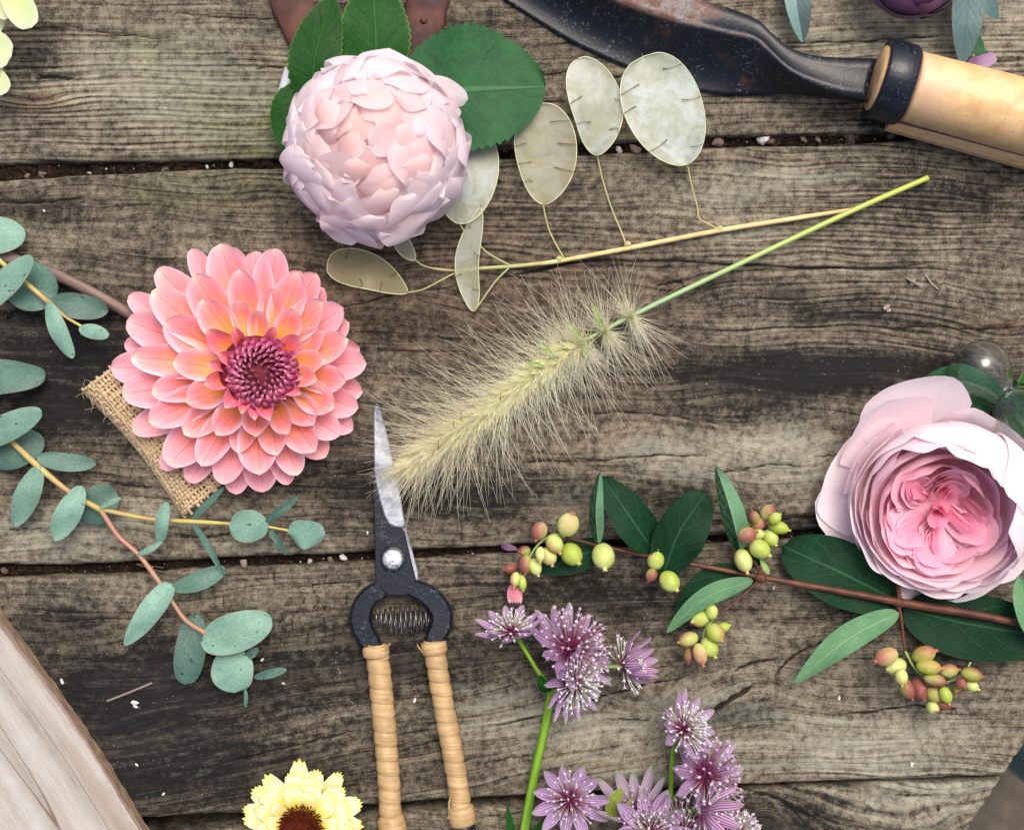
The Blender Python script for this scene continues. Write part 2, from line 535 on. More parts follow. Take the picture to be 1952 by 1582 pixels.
def berry_mat():
    g = G('snowberry_skin')
    vec, u, v, t = g.attr('at')
    p = g.pos()
    n1 = g.noise(p, 130, 3)
    n2 = g.noise(p, 700, 3)
    sidew = g.math('SINE', g.mul(g.add(v, g.rnd()), 6.2832))
    blush = g.step(g.add(g.add(g.mul(t, 1.05), g.mul(g.sub(u, .5), .55)), g.add(g.mul(sidew, .26), g.mul(g.sub(n1, .5), .5))), .3, 1.0)
    gr = g.mix(g.step(g.add(n1, g.mul(g.rnd(), .5)), .5, 1.0), col(150, 168, 62), col(188, 196, 122))
    c = g.mix(g.mul(blush, .92), gr, g.mix(g.step(t, .3, .9), col(176, 98, 92), col(120, 46, 58)))
    c = g.mix(g.mul(g.step(n2, .62, .75), .25), c, col(238, 226, 190))
    c = g.mix(g.step(u, .93, .97), c, col(150, 104, 84))
    g.set(Base_Color=c, Roughness=g.add(.38, g.mul(n2, .2)))
    g.b.inputs['Specular IOR Level'].default_value = .35
    g.b.inputs['Subsurface Weight'].default_value = .15
    g.b.inputs['Subsurface Radius'].default_value = (.002, .0015, .0006)
    g.b.inputs['Subsurface Scale'].default_value = 1.0
    return g.m

def bract_mat(name, mid, tip, base):
    g = G(name)
    vec, u, v, t = g.attr('at')
    av = g.math('ABSOLUTE', v)
    n = g.noise(g.comb(g.mul(u, 2.0), g.mul(v, 5.0), g.mul(g.rnd(), 50)), 1.0, 3)
    c = g.ramp(g.add(u, g.mul(g.sub(n, .5), .25)), [(0.0, base), (.16, base), (.42, mid), (.82, mid), (1.0, tip)])
    ln = g.math('FRACT', g.mul(g.add(v, g.mul(g.sub(n, .5), .12)), 2.5))
    lm = g.mul(g.step(g.math('ABSOLUTE', g.sub(ln, .5)), .04, .22, 1, 0), g.step(u, .75, 1.0, 1, .2))
    c = g.mix(g.mul(lm, .7), c, g.mix(.4, base, col(120, 60, 120)))
    c = g.mix(g.math('MULTIPLY', t, .85, clamp=True), c, g.mix(g.step(g.math('ABSOLUTE', g.sub(ln, .5)), .16, .36), col(120, 14, 72), col(206, 172, 204)))
    g.set(Base_Color=c, Roughness=.5)
    g.b.inputs['Specular IOR Level'].default_value = .25
    g.bump(g.add(n, g.mul(lm, -.6)), .4, .0005)
    g.translucent(c, .22)
    return g.m

def glass_mat():
    g = G('clear_glass')
    g.set(Base_Color=(.93, .97, .97, 1), Roughness=.03, IOR=1.46)
    g.b.inputs['Transmission Weight'].default_value = 1.0
    n = g.noise(g.pos(), 90, 2)
    g.bump(n, .15, .001)
    return g.m

M = {}
M['wood'] = wood_mat()
M['board'] = board_mat()
M['black'] = black_metal('black_forged_iron', (18, 24, 33), .33)
M['black_clean'] = black_metal('black_lacquered_steel', (22, 29, 40), .27, False)
M['rust'] = simple_mat('rusted_iron', col(96, 62, 52), col(58, 42, 42), 140, .7, .25, bumpk=.5)
M['steel'] = steel_mat()
M['rattan'] = rattan_mat()
M['pod'] = pod_mat()
M['berry'] = berry_mat()
M['glass'] = glass_mat()

# ------------------------------------------------------------------ the ground far below the table
def ground():
    z = -0.72
    mb = MB()
    n = 60
    x = np.linspace(-14, 14, n); X, Y = np.meshgrid(x, x, indexing='ij')
    Z = z + .01 * np.sin(X * 3.1 + 1) * np.sin(Y * 2.7) * .5
    mb.add(np.stack([X, Y, Z], -1), quads(n, n))
    g = G('earthy_paving')
    p = g.pos()
    a = g.noise(p, 9, 6, .6); b = g.noise(p, 60, 4)
    c = g.ramp(g.add(g.mul(a, .7), g.mul(b, .3)), [(.3, col(66, 58, 48)), (.5, col(98, 88, 74)), (.7, col(124, 112, 96))])
    g.set(Base_Color=c, Roughness=.9); g.bump(g.add(a, b), .5, .01)
    o = mb.build('ground', g.m)
    o['kind'] = 'structure'
ground()

# ------------------------------------------------------------------ the plank table
EDGE = {   # photo pixels along each plank edge
    'top0': [(-260, -190), (2300, -240)],
    'bot0': [(-260, 322), (0, 313), (330, 308), (540, 304), (760, 293), (1000, 281), (1350, 263), (1640, 256), (1800, 248), (2300, 226)],
    'top1': [(-260, 352), (0, 341), (330, 322), (540, 317), (760, 307), (1000, 298), (1180, 290), (1350, 279), (1640, 271), (1800, 259), (2300, 238)],
    'bot1': [(-260, 1088), (0, 1079), (180, 1077), (420, 1066), (640, 1057), (950, 1043), (1350, 1022), (1500, 1015), (1800, 1000), (2300, 968)],
    'top2': [(-260, 1110), (0, 1099), (180, 1095), (420, 1081), (640, 1072), (950, 1055), (1350, 1036), (1500, 1027), (1800, 1012), (2300, 980)],
    'bot2': [(-260, 1578), (280, 1561), (515, 1549), (770, 1532), (1000, 1518), (1265, 1505), (1430, 1497), (1700, 1488), (1900, 1481), (2300, 1466)],
    'top3': [(-260, 1608), (280, 1588), (515, 1569), (770, 1546), (1000, 1533), (1265, 1517), (1430, 1503), (1700, 1491), (1900, 1484), (2300, 1470)],
    'bot3': [(-260, 1990), (2300, 1880)],
}
CRACKS = {
    0: [([(486, 131), (520, 127), (556, 131)], 1.6), ([(66, 150), (100, 146), (142, 150)], 3.0), ([(1040, 84), (1075, 82), (1110, 76)], 1.5),
        ([(1010, 143), (1050, 141), (1084, 135)], 2.0), ([(1150, 148), (1186, 146)], 2.2), ([(1022, 196), (1070, 192)], 1.8),
        ([(1490, 84), (1560, 80), (1640, 78), (1800, 68)], 2.0), ([(0, 62), (120, 50), (200, 62), (330, 75)], 1.3), ([(1190, 165), (1210, 163)], 2),
        ([(300, 20), (420, 32), (540, 36)], 1.2), ([(1840, 120), (1952, 115)], 1.6)],
    1: [([(560, 580), (620, 590), (700, 575), (760, 560), (870, 545), (940, 533)], 1.3), ([(930, 536), (985, 524), (1080, 503), (1130, 498), (1190, 496), (1330, 499), (1420, 505), (1600, 511), (1700, 509), (1790, 500)], 2.7),
        ([(0, 384), (60, 386), (120, 381), (170, 374)], 1.8), ([(1090, 792), (1180, 785), (1260, 790), (1330, 801), (1420, 818)], 1.5),
        ([(960, 880), (1060, 878), (1150, 876), (1240, 868), (1350, 869)], 1.6), ([(1690, 625), (1780, 622), (1850, 627), (1952, 622)], 1.9),
        ([(180, 912), (240, 924), (300, 929)], 1.3), ([(330, 1018), (390, 1024), (440, 1016)], 2.0), ([(1170, 960), (1240, 962), (1330, 955)], 1.4),
        ([(590, 470), (680, 462), (760, 470), (860, 458)], 1.2), ([(1340, 900), (1400, 898), (1470, 885), (1540, 890)], 1.5),
        ([(1360, 1000), (1440, 992), (1540, 985), (1620, 980)], 2.8), ([(0, 1010), (90, 1006), (170, 998)], 1.1), ([(1100, 720), (1160, 712), (1240, 716)], 1.1),
        ([(240, 945), (330, 950), (420, 946)], 1.2), ([(630, 905), (700, 897)], 1.3), ([(1560, 870), (1660, 862)], 1.5), ([(1250, 545), (1295, 537), (1310, 556)], 2.2)],
    2: [([(900, 1388), (1000, 1372), (1090, 1345), (1190, 1316), (1255, 1300), (1330, 1288)], 1.7), ([(1150, 1370), (1220, 1372), (1300, 1378)], 1.4),
        ([(1330, 1372), (1380, 1342), (1430, 1312), (1476, 1292)], 4.2), ([(1476, 1292), (1500, 1262), (1530, 1240), (1580, 1222)], 1.8),
        ([(1400, 1278), (1440, 1262), (1500, 1254)], 2.2), ([(1600, 1362), (1680, 1354), (1740, 1345), (1800, 1352), (1870, 1348), (1930, 1337)], 1.9),
        ([(420, 1453), (500, 1436), (600, 1412), (700, 1386)], 1.6), ([(700, 1455), (800, 1420), (900, 1400)], 1.4), ([(1230, 1420), (1290, 1390), (1320, 1378)], 3.0),
        ([(620, 1500), (700, 1470)], 1.2), ([(1500, 1110), (1560, 1100)], 1.4), ([(900, 1460), (1000, 1440), (1080, 1446)], 1.1), ([(560, 1120), (650, 1110), (700, 1112)], 1.0),
        ([(1490, 1180), (1560, 1176), (1620, 1160)], 1.3), ([(760, 1300), (830, 1280), (900, 1268)], 1.1), ([(1010, 1225), (1080, 1212)], 1.0), ([(130, 1420), (260, 1395)], 1.0)],
    3: [([(1430, 1508), (1480, 1520), (1520, 1545), (1560, 1560)], 3.2), ([(1700, 1515), (1790, 1516)], 1.6), ([(900, 1560), (1000, 1548), (1080, 1542)], 1.2)],
}
for k in range(26):      # short checks across the grain at the right end of the third plank
    x = random.uniform(1540, 1950); y = random.uniform(1215, 1455); l = random.uniform(14, 40)
    CRACKS[2].append(([(x, y), (x + random.uniform(-4, 4), y + l * .5), (x + random.uniform(-6, 6), y + l)], 1.0))
for k in range(22):
    x = random.uniform(380, 700); y = random.uniform(1085, 1200); l = random.uniform(12, 34)
    CRACKS[2].append(([(x, y), (x + random.uniform(-4, 4), y + l * .5), (x + random.uniform(-6, 6), y + l)], .9))

def blob(X, Y, lst):
    out = np.zeros_like(X)
    for x, y, sx, sy, a in lst:
        out += a * np.exp(-((X - x) / sx)**2 - ((Y - y) / sy)**2)
    return out

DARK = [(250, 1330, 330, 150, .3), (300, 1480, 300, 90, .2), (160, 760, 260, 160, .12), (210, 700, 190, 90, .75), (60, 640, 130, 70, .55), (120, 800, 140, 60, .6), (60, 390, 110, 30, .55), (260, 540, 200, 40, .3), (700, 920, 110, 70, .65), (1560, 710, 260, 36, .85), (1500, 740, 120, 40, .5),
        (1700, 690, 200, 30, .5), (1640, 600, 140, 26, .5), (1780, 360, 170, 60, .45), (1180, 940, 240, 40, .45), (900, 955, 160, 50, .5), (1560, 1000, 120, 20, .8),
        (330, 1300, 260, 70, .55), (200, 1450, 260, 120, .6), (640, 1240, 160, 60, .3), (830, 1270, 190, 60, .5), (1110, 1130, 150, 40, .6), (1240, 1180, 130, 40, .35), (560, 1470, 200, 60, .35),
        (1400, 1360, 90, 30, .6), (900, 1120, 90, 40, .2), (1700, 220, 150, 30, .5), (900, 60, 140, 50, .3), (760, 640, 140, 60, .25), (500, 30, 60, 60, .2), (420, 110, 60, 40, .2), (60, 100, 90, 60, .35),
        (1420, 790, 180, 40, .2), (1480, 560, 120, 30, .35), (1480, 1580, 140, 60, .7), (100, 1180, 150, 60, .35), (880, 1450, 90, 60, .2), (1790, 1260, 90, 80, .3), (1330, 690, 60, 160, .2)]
GREEN = [(400, 200, 170, 120, .75), (500, 260, 90, 70, .7), (270, 80, 130, 60, .5), (300, 380, 130, 50, .5), (420, 370, 160, 50, .4), (620, 380, 120, 60, .25), (150, 240, 130, 60, .2), (680, 1440, 120, 60, .3), (1250, 1040, 300, 20, .2), (1560, 560, 200, 100, .15), (120, 1400, 60, 30, .4)]
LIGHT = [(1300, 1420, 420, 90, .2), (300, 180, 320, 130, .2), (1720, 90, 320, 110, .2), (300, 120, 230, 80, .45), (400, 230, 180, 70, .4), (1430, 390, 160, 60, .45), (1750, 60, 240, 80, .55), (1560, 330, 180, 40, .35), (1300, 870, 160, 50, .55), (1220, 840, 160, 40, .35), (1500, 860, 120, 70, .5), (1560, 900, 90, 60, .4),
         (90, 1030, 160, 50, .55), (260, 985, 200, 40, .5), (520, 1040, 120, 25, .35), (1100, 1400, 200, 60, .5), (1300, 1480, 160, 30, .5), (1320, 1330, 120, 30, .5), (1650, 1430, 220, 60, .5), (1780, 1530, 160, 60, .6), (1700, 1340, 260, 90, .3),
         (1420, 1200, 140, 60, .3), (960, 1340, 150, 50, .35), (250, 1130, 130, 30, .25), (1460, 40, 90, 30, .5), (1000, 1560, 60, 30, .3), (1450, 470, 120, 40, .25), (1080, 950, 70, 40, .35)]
WARM = [(900, 520, 420, 170, .7), (1080, 700, 260, 160, .75), (1200, 860, 220, 60, .4), (640, 600, 160, 80, .5), (1150, 60, 260, 120, .4), (1100, 230, 160, 40, .35), (720, 430, 200, 60, .3), (1240, 1330, 70, 40, .6), (1290, 545, 40, 16, 2.4), (1900, 622, 60, 9, 3.0), (70, 197, 36, 13, 3.2),
        (200, 240, 220, 70, .35), (260, 1480, 300, 60, .4), (1700, 1300, 160, 50, .4), (600, 1150, 160, 40, .35), (1000, 1240, 120, 40, .3), (1150, 1120, 160, 60, .25), (1700, 1515, 40, 8, .8)]

def snoise1(x, seed, n=9, base=.004):
    r = np.random.default_rng(seed); o = np.zeros_like(x)
    for k in range(n):
        f = base * 1.75**k
        o += np.sin(x * f * 6.28 + r.uniform(0, 6.28)) * r.uniform(.5, 1) / 1.45**k
    return o

def snoise2(X, Y, seed, n=14, fx=.0015, fy=.006):
    r = np.random.default_rng(seed); o = np.zeros_like(X)
    for k in range(n):
        s = 1.35**(k % 5)
        o += np.sin(X * fx * s * 6.28 * r.uniform(.5, 1.5) + Y * fy * s * 6.28 * r.uniform(-1, 1) + r.uniform(0, 6.28)) / s
    return o / n**.5

def warp_px(X, Y, k):
    """how far (px, upwards) the grain lines have been pushed at each place"""
    W = snoise2(X, Y, 40 + k) * (5, 9, 8, 6)[k]
    # slope of each plank
    W += (X - 976) * (.012, -.028, -.03, -.03)[k] * -1.0
    if k == 0:
        W += 9 * np.sin((X - 200) / 420) * np.exp(-((Y - 60) / 150)**2)
        W += blob(X, Y, [(70, 197, 60, 16, 14)])
    if k == 1:
        W += blob(X, Y, [(1290, 545, 90, 34, 26), (1900, 640, 90, 40, 22), (1400, 770, 160, 70, -26), (1500, 910, 220, 60, 22), (1000, 560, 200, 70, 20), (1150, 800, 200, 80, -18), (1740, 480, 190, 60, -16), (1210, 960, 60, 26, 22)])
        W += 12 * np.sin(X / 95.0) * np.exp(-((X - 1650) / 330)**2 - ((Y - 800) / 260)**2)
    if k == 2:
        sl = .30 * (np.tanh((X - 330) / 170) - np.tanh((X - 1290) / 150)) / 2
        xs = np.linspace(-300, 2400, 800)
        cum = np.cumsum(.27 * (np.tanh((xs - 180) / 200) - np.tanh((xs - 1330) / 170)) / 2) * (xs[1] - xs[0])
        low = 1 / (1 + np.exp(-(Y - 1200) / 45))
        W -= np.interp(X, xs, cum) * (low * .75 + .12) - 60 * low
        W += blob(X, Y, [(1235, 1335, 80, 42, 52), (1440, 1290, 90, 60, -40), (1500, 1225, 60, 30, 34), (1640, 1300, 150, 50, 12), (900, 1330, 160, 60, 22)])
    if k == 3:
        W += blob(X, Y, [(1680, 1620, 300, 120, 95), (1470, 1560, 60, 40, -30)])
    return W

def plank(k, parent):
    te = np.array(EDGE['top%d' % k], float); be = np.array(EDGE['bot%d' % k], float)
    step = 3.2
    edge = [(0, -26.0), (.6, -9.0), (1.4, -3.2), (3.0, -1.2), (5.5, -.35), (9, 0.0)]
    hgt = abs(np.interp(900, be[:, 0], be[:, 1]) - np.interp(900, te[:, 0], te[:, 1]))
    ymax = hgt
    if k == 0: inner = np.r_[np.linspace(9, 160, 12), np.arange(165, hgt - 10, step)]
    elif k == 3: inner = np.r_[np.arange(10, 130, step), np.linspace(135, hgt - 10, 12)]
    else: inner = np.arange(9.1, hgt - 9, step)
    rows = [(e, z) for e, z in edge] + [(float(i), 0.0) for i in inner[1:]] + [(hgt - e, z) for e, z in edge[::-1]]
    off = np.array([r[0] for r in rows]) / hgt; zr = np.array([r[1] for r in rows]) * 1e-3
    xl, xr0 = -190.0, 2150.0
    nx = int((xr0 - xl) / step)
    s = np.linspace(0, 1, nx)
    # ends: left beyond the frame; right the diagonal saw cut of the table top
    X = np.zeros((nx, len(rows))); Y = np.zeros_like(X)
    for it in range(3):
        xr = np.minimum(xr0, 1952 + 1.3 * snoise1(Y[-1], 77, 7, .02) - (Y[-1] - 1423) * 104 / 159) if it else np.full(len(rows), xr0)
        X = xl + (xr - xl)[None, :] * s[:, None]
        yt = np.interp(X, te[:, 0], te[:, 1]) + 1.1 * snoise1(X, 10 + k)
        yb = np.interp(X, be[:, 0], be[:, 1]) + 1.1 * snoise1(X, 20 + k)
        Y = yt + (yb - yt) * off[None, :]
    Z = np.broadcast_to(zr[None, :], X.shape).copy()
    U = snoise2(X, Y, 60 + k, 10, .003, .006) * .00012
    Z += U * (zr[None, :] > -.0001)
    # saw-cut end
    e = (xr[None, :] - X)
    Z -= np.where(e < 7, (7 - e) / 7 * .0022 * (xr[None, :] < 2140), 0)
    cr = np.full(X.shape, 30.0)
    for pts, w in CRACKS[k]:
        p = spline(np.array(pts, float), max(12, int(len(pts) * 7)))
        x0, y0 = p.min(0) - 34; x1, y1 = p.max(0) + 34
        ii = np.where((X[:, 0] > x0) & (X[:, 0] < x1))[0]
        if not len(ii): continue
        i0, i1 = ii[0], ii[-1] + 1
        xs, ys = X[i0:i1], Y[i0:i1]
        d = np.full(xs.shape, 30.0)
        tt = np.linspace(0, 1, len(p) - 1)
        wj = w * np.minimum(1, np.minimum(tt, 1 - tt) * 6 + .25) * (1 + .25 * np.sin(tt * 40 + x0))
        yj = 1.2 * np.sin(tt * 33 + y0)
        for (a, b, ww, dy) in zip(p[:-1], p[1:], wj, yj):
            ab = b - a; L2 = ab @ ab + 1e-9
            q = np.clip(((xs - a[0]) * ab[0] + (ys - a[1] - dy) * ab[1]) / L2, 0, 1)
            d = np.minimum(d, np.hypot(xs - a[0] - q * ab[0], ys - a[1] - dy - q * ab[1]) - ww)
        cr[i0:i1] = np.minimum(cr[i0:i1], d)
    Z -= .0013 * np.clip((1.5 - cr) / 3, 0, 1) * (zr[None, :] > -.0001)
    gv = -Y + warp_px(X, Y, k)
    grain = np.stack([X * S, gv * S, np.full(X.shape, 3.7 * k)], -1)
    fine = blob(X, Y, [(250, 180, 420, 150, 1.0), (1700, 120, 380, 140, 1.0), (1650, 420, 380, 170, .8), (1700, 650, 300, 80, .5), (700, 330, 380, 120, .6), (1690, 1500, 230, 90, 1.0), (1640, 1190, 160, 60, .5), (900, 470, 300, 70, .5)])
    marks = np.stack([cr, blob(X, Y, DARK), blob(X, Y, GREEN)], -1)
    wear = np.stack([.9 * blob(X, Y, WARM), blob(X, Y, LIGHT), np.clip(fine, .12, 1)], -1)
    kk = (H - Z) / H
    V = np.stack([(X - 976) * S, (791 - Y) * S, Z], -1)
    mb = MB(); mb.add(V, quads(nx, len(rows))[:, ::-1])
    n = nx * len(rows)
    # right end face
    last = (nx - 1) * len(rows) + np.arange(len(rows))
    W2 = V[-1].copy(); W2[:, 2] = -.026
    mb.add(np.concatenate([V[-1], W2]), quads(2, len(rows))[:, ::-1])
    ex = lambda a: np.concatenate([a.reshape(-1, 3), a[-1], a[-1]])
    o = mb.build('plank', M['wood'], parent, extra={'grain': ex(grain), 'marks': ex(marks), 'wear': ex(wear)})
    return o

table = thing('plank_table', 'weathered grey brown plank table top under all the flowers and tools', 'table', (0, 0, -.026))
for k in range(4):
    plank(k, table)
# a dark joist carries the planks and shows in the gaps
def joist():
    for (xa, xb) in ((-70, 330), (860, 1180), (1500, 1700)):
        mb = MB()
        z0, z1 = -.06, -.0262
        c = [(xa, -150), (xb, -150), (xb, 1700), (xa, 1700)]
        V = [((x - 976) * S, (791 - y) * S, z) for z in (z0, z1) for x, y in c]
        mb.add(V, [[0, 1, 2, 3], [7, 6, 5, 4], [0, 4, 5, 1], [1, 5, 6, 2], [2, 6, 7, 3], [3, 7, 4, 0]])
        n = 8
        mb.build('joist', M['joist'], table, smooth=False)
M['joist'] = simple_mat('dark_damp_timber', col(40, 34, 30), col(24, 21, 20), 120, .85, .1)
joist()

# dirt packed in the two upper gaps, and grit and stones in it
def gaps():
    mb = MB(); st = MB()
    r = np.random.default_rng(5)
    for (b, t, d) in (('bot0', 'top1', -.0042), ('bot1', 'top2', -.0056)):
        be, te = np.array(EDGE[b], float), np.array(EDGE[t], float)
        x = np.arange(-186, 2146, 4.0)
        ya = np.interp(x, be[:, 0], be[:, 1]) - 2; yb = np.interp(x, te[:, 0], te[:, 1]) + 2
        v = np.linspace(0, 1, 9)
        X = np.repeat(x[:, None], 9, 1); Y = ya[:, None] + (yb - ya)[:, None] * v
        Z = d + .0016 * r.normal(size=X.shape) * .7 + .0012 * snoise1(x, 3)[:, None]
        Z = np.minimum(Z, -.002)
        mb.add(np.stack([(X - 976) * S, (791 - Y) * S, Z], -1), quads(len(x), 9)[:, ::-1])
        for k in range(80):
            px = r.uniform(-40, 1990); f = r.uniform(.15, .85)
            py = np.interp(px, be[:, 0], be[:, 1]) * (1 - f) + np.interp(px, te[:, 0], te[:, 1]) * f
            s = r.uniform(.8, 2.2)
            rock(st, px, py, d + .0005 + s * S * .4, s, r)
    for (px, py, s) in ((82, 334, 9), (170, 330, 4), (52, 336, 6), (314, 323, 7), (318, 319, 3), (440, 314, 6), (395, 318, 4), (407, 316, 3), (1180, 287, 8), (1210, 285, 11), (1237, 282, 7), (1370, 271, 12), (1455, 266, 14), (1470, 270, 9), (1530, 266, 8), (1560, 268, 7), (1620, 262, 14), (1632, 260, 7),
                       (1700, 255, 10), (655, 1063, 7), (9, 1088, 7), (465, 1073, 8), (630, 1066, 6), (985, 1048, 5), (1090, 1042, 6), (590, 1070, 5), (285, 1088, 4), (1330, 1030, 5), (1440, 1022, 5)):
        rock(st, px, py, -.0034, s, r)
    o = mb.build('gap_soil', M['soil']); o['kind'] = 'stuff'
    o = st.build('gap_grit', M['grit'], smooth=False); o['kind'] = 'stuff'

ICO = None
def rock(mb, px, py, z, s, r, flat=.7, stretch=1.25):
    global ICO
    if ICO is None:
        p = (1 + 5**.5) / 2
        v = np.array([(-1, p, 0), (1, p, 0), (-1, -p, 0), (1, -p, 0), (0, -1, p), (0, 1, p), (0, -1, -p), (0, 1, -p), (p, 0, -1), (p, 0, 1), (-p, 0, -1), (-p, 0, 1)], float)
        f = np.array([(0, 11, 5), (0, 5, 1), (0, 1, 7), (0, 7, 10), (0, 10, 11), (1, 5, 9), (5, 11, 4), (11, 10, 2), (10, 7, 6), (7, 1, 8), (3, 9, 4), (3, 4, 2), (3, 2, 6), (3, 6, 8), (3, 8, 9), (4, 9, 5), (2, 4, 11), (6, 2, 10), (8, 6, 7), (9, 8, 1)])
        ICO = (v / np.linalg.norm(v[0]), f)
    v, f = ICO
    a = r.uniform(0, 6.28)
    V = v * (1 + r.uniform(-.3, .3, (12, 1))) * np.array([stretch, .85, flat]) * s * S
    V = V @ np.array([[math.cos(a), math.sin(a), 0], [-math.sin(a), math.cos(a), 0], [0, 0, 1]])
    mb.add(V + P(px, py, z), f, np.full((12, 3), r.uniform(0, 1)))

M['soil'] = simple_mat('gap_soil', col(54, 42, 34), col(22, 17, 14), 900, .95, .05, bumpk=.8)
def grit_mat():
    g = G('grit')
    vec, u, v, t = g.attr('at')
    n = g.noise(g.pos(), 900, 3)
    c = g.ramp(g.add(g.mul(u, .85), g.mul(n, .15)), [(.1, col(60, 48, 40)), (.45, col(98, 84, 74)), (.7, col(140, 126, 120)), (.95, col(206, 206, 206))])
    g.set(Base_Color=c, Roughness=.8)
    return g.m
M['grit'] = grit_mat()
gaps()

# crumbs and seeds scattered on the boards
def crumbs():
    mb = MB(); r = np.random.default_rng(9)
    for (px, py, s, sh) in ((290, 1156, 4, 1), (257, 1339, 5, 1), (258, 1346, 4, .9), (118, 1298, 4, 1), (791, 1334, 4, 1), (500, 1257, 3, .9), (232, 392, 5, 0), (84, 402, 2.5, 1), (1690, 585, 5, .75), (1694, 592, 4, .75), (1740, 538, 6, .7), (1752, 543, 5, .7), (1793, 538, 5, .55),
                            (260, 1457, 2.5, 1), (700, 1015, 2.5, 1), (1738, 1457, 5, .9), (1790, 1540, 4.5, 0), (102, 1308, 4, .4), (820, 1340, 3, .2), (1306, 778, 4, 0), (540, 1302, 2.6, 1), (312, 1513, 2.5, 1), (1475, 1120, 3, .9), (1600, 1330, 3, 1)):
        n0 = mb.n
        rock(mb, px, py, s * S * .35, s, r, .5, 1.5)
        mb.A[-1][:] = sh
    for k in range(30):
        rock(mb, r.uniform(0, 1950), r.uniform(0, 1560), .0001, r.uniform(.7, 1.6), r)
    for p, w, sh in (([(204, 1336, .3), (250, 1318, 1.2), (290, 1301, .6)], 2.2, .62), ([(1728, 530, .4), (1740, 537, 1.5), (1755, 546, .5)], 2.4, .7), ([(1764, 524, .4), (1776, 540, 1.2), (1788, 551, .4)], 1.3, .8), ([(312, 1082, .3), (260, 1075, 1.0), (318, 1092, .5)], .9, .4), ([(1768, 341, 1), (1790, 338, 1.6), (1800, 333, 1)], .5, .6), ([(708, 700, 14), (714, 722, 12), (706, 748, 9), (690, 762, 6)], .7, .35)):
        V, F, A = tube(PM(p), w * S, 12, 5); A[:] = sh
        addl(mb, (V, F, A))
    o = mb.build('crumbs', M['grit'], smooth=False); o['kind'] = 'stuff'
crumbs()

# ------------------------------------------------------------------ pale sawn board in the corner
def board():
    t = thing('sawn_board', 'pale pinkish sawn timber board lying across the lower left corner', 'board', P(60, 1480, 0))
    zt = .0055
    e = np.array([(-120, 1000), (-60, 1092), (0, 1181), (67, 1272), (125, 1353), (187, 1444), (233, 1520), (271, 1582), (330, 1680)], float)
    C = spline(e, 120)
    n2 = np.array([.835, -.55])
    j = snoise1(np.arange(120) * 8.0, 5, 8, .01)
    rows = []
    inw = np.array([420, 300, 200, 120, 60, 25, 8, 2, 0, -.8, -4, -8, -11, -12.0])
    zz = np.array([zt] * 6 + [zt - .00005, zt - .0003, zt - .0006, zt - .0014, zt - .0024, zt - .0035, zt - .0048, .0002])
    X = np.zeros((120, len(inw), 3)); gr = np.zeros_like(X); A = np.zeros_like(X)
    for i in range(120):
        for q, (a, z) in enumerate(zip(inw, zz)):
            amp = .7 if a > 5 else (.7 + 2.5 * max(0, -a) / 12)
            pt = C[i] - n2 * (a + (0 if a > 30 else amp * j[i]))
            X[i, q] = P(pt[0], pt[1], z) if q < 8 else P(*(C[i] - n2 * (inw[7] + .7 * j[i])), zt) * [1, 1, 0] + np.array([0, 0, z]) + np.array([n2[0], -n2[1], 0]) * S * (-(a) * .25 + (amp - .7) * j[i] * .6 + 1)
            gr[i, q] = (i * 8 * S * 1.2, a * S, 0)
            A[i, q, 2] = 1.0 if q >= 9 else 0
    MB().add(X, quads(120, len(inw))[:, ::-1], A).build('board', M['board'], t, extra={'grain': gr.reshape(-1, 3)})
board()

# ================================================================== FLOWERS AND FOLIAGE
M['euc'] = leaf_mat('eucalyptus_leaf', col(92, 134, 116), col(126, 164, 146), col(150, 182, 140), edge=col(150, 120, 100), nveins=5, vk=.3, fade=.45, powder=.28, rough=.55, spec=.35, trans=.08, bumpk=.2)
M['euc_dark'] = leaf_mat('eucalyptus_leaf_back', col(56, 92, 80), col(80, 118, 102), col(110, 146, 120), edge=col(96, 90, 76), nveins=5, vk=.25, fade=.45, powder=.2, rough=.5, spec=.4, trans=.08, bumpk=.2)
M['euc_stem'] = simple_mat('eucalyptus_stem', col(176, 174, 92), col(166, 132, 92), 60, .5, .35)
M['euc_stem_red'] = simple_mat('eucalyptus_stem_red', col(172, 122, 106), col(150, 128, 84), 60, .5, .35)
M['twig'] = simple_mat('twig_bark', col(128, 108, 98), col(86, 68, 62), rough=.6, stretch=(3, 4), bumpk=.6)
M['roseleaf'] = leaf_mat('rose_leaf', col(14, 56, 26), col(28, 84, 42), col(84, 126, 88), nveins=8, vk=.4, rough=.55, spec=.25, trans=.1, mott=.8)
M['roseleaf_fresh'] = leaf_mat('rose_leaf_fresh', col(8, 56, 6), col(20, 82, 12), col(56, 112, 34), edge=col(90, 124, 44), nveins=8, vk=.3, rough=.5, spec=.18, trans=.12)
M['snowleaf'] = leaf_mat('snowberry_leaf', col(8, 38, 22), col(18, 58, 34), col(54, 98, 62), nveins=5, vk=.5, rough=.6, spec=.14, trans=.1, slope=.8)
M['snowleaf_back'] = leaf_mat('snowberry_leaf_underside', col(78, 122, 84), col(104, 146, 106), col(134, 168, 124), nveins=5, vk=.6, rough=.65, spec=.2, trans=.12, slope=.8)
M['snowleaf_half'] = leaf_mat('snowberry_leaf_folded', col(92, 136, 100), col(118, 160, 124), col(150, 180, 140), nveins=5, vk=.4, rough=.6, spec=.2, trans=.1, half=col(10, 42, 24), slope=.8)
M['snowleaf_half2'] = leaf_mat('snowberry_leaf_folded_other', col(16, 58, 32), col(26, 74, 42), col(150, 180, 140), nveins=5, vk=.4, rough=.6, spec=.2, trans=.1, half=col(104, 148, 112), slope=.8)
M['snowstem'] = simple_mat('snowberry_stem', col(104, 62, 42), col(62, 36, 28), rough=.45, stretch=(30, 2), bumpk=.4)
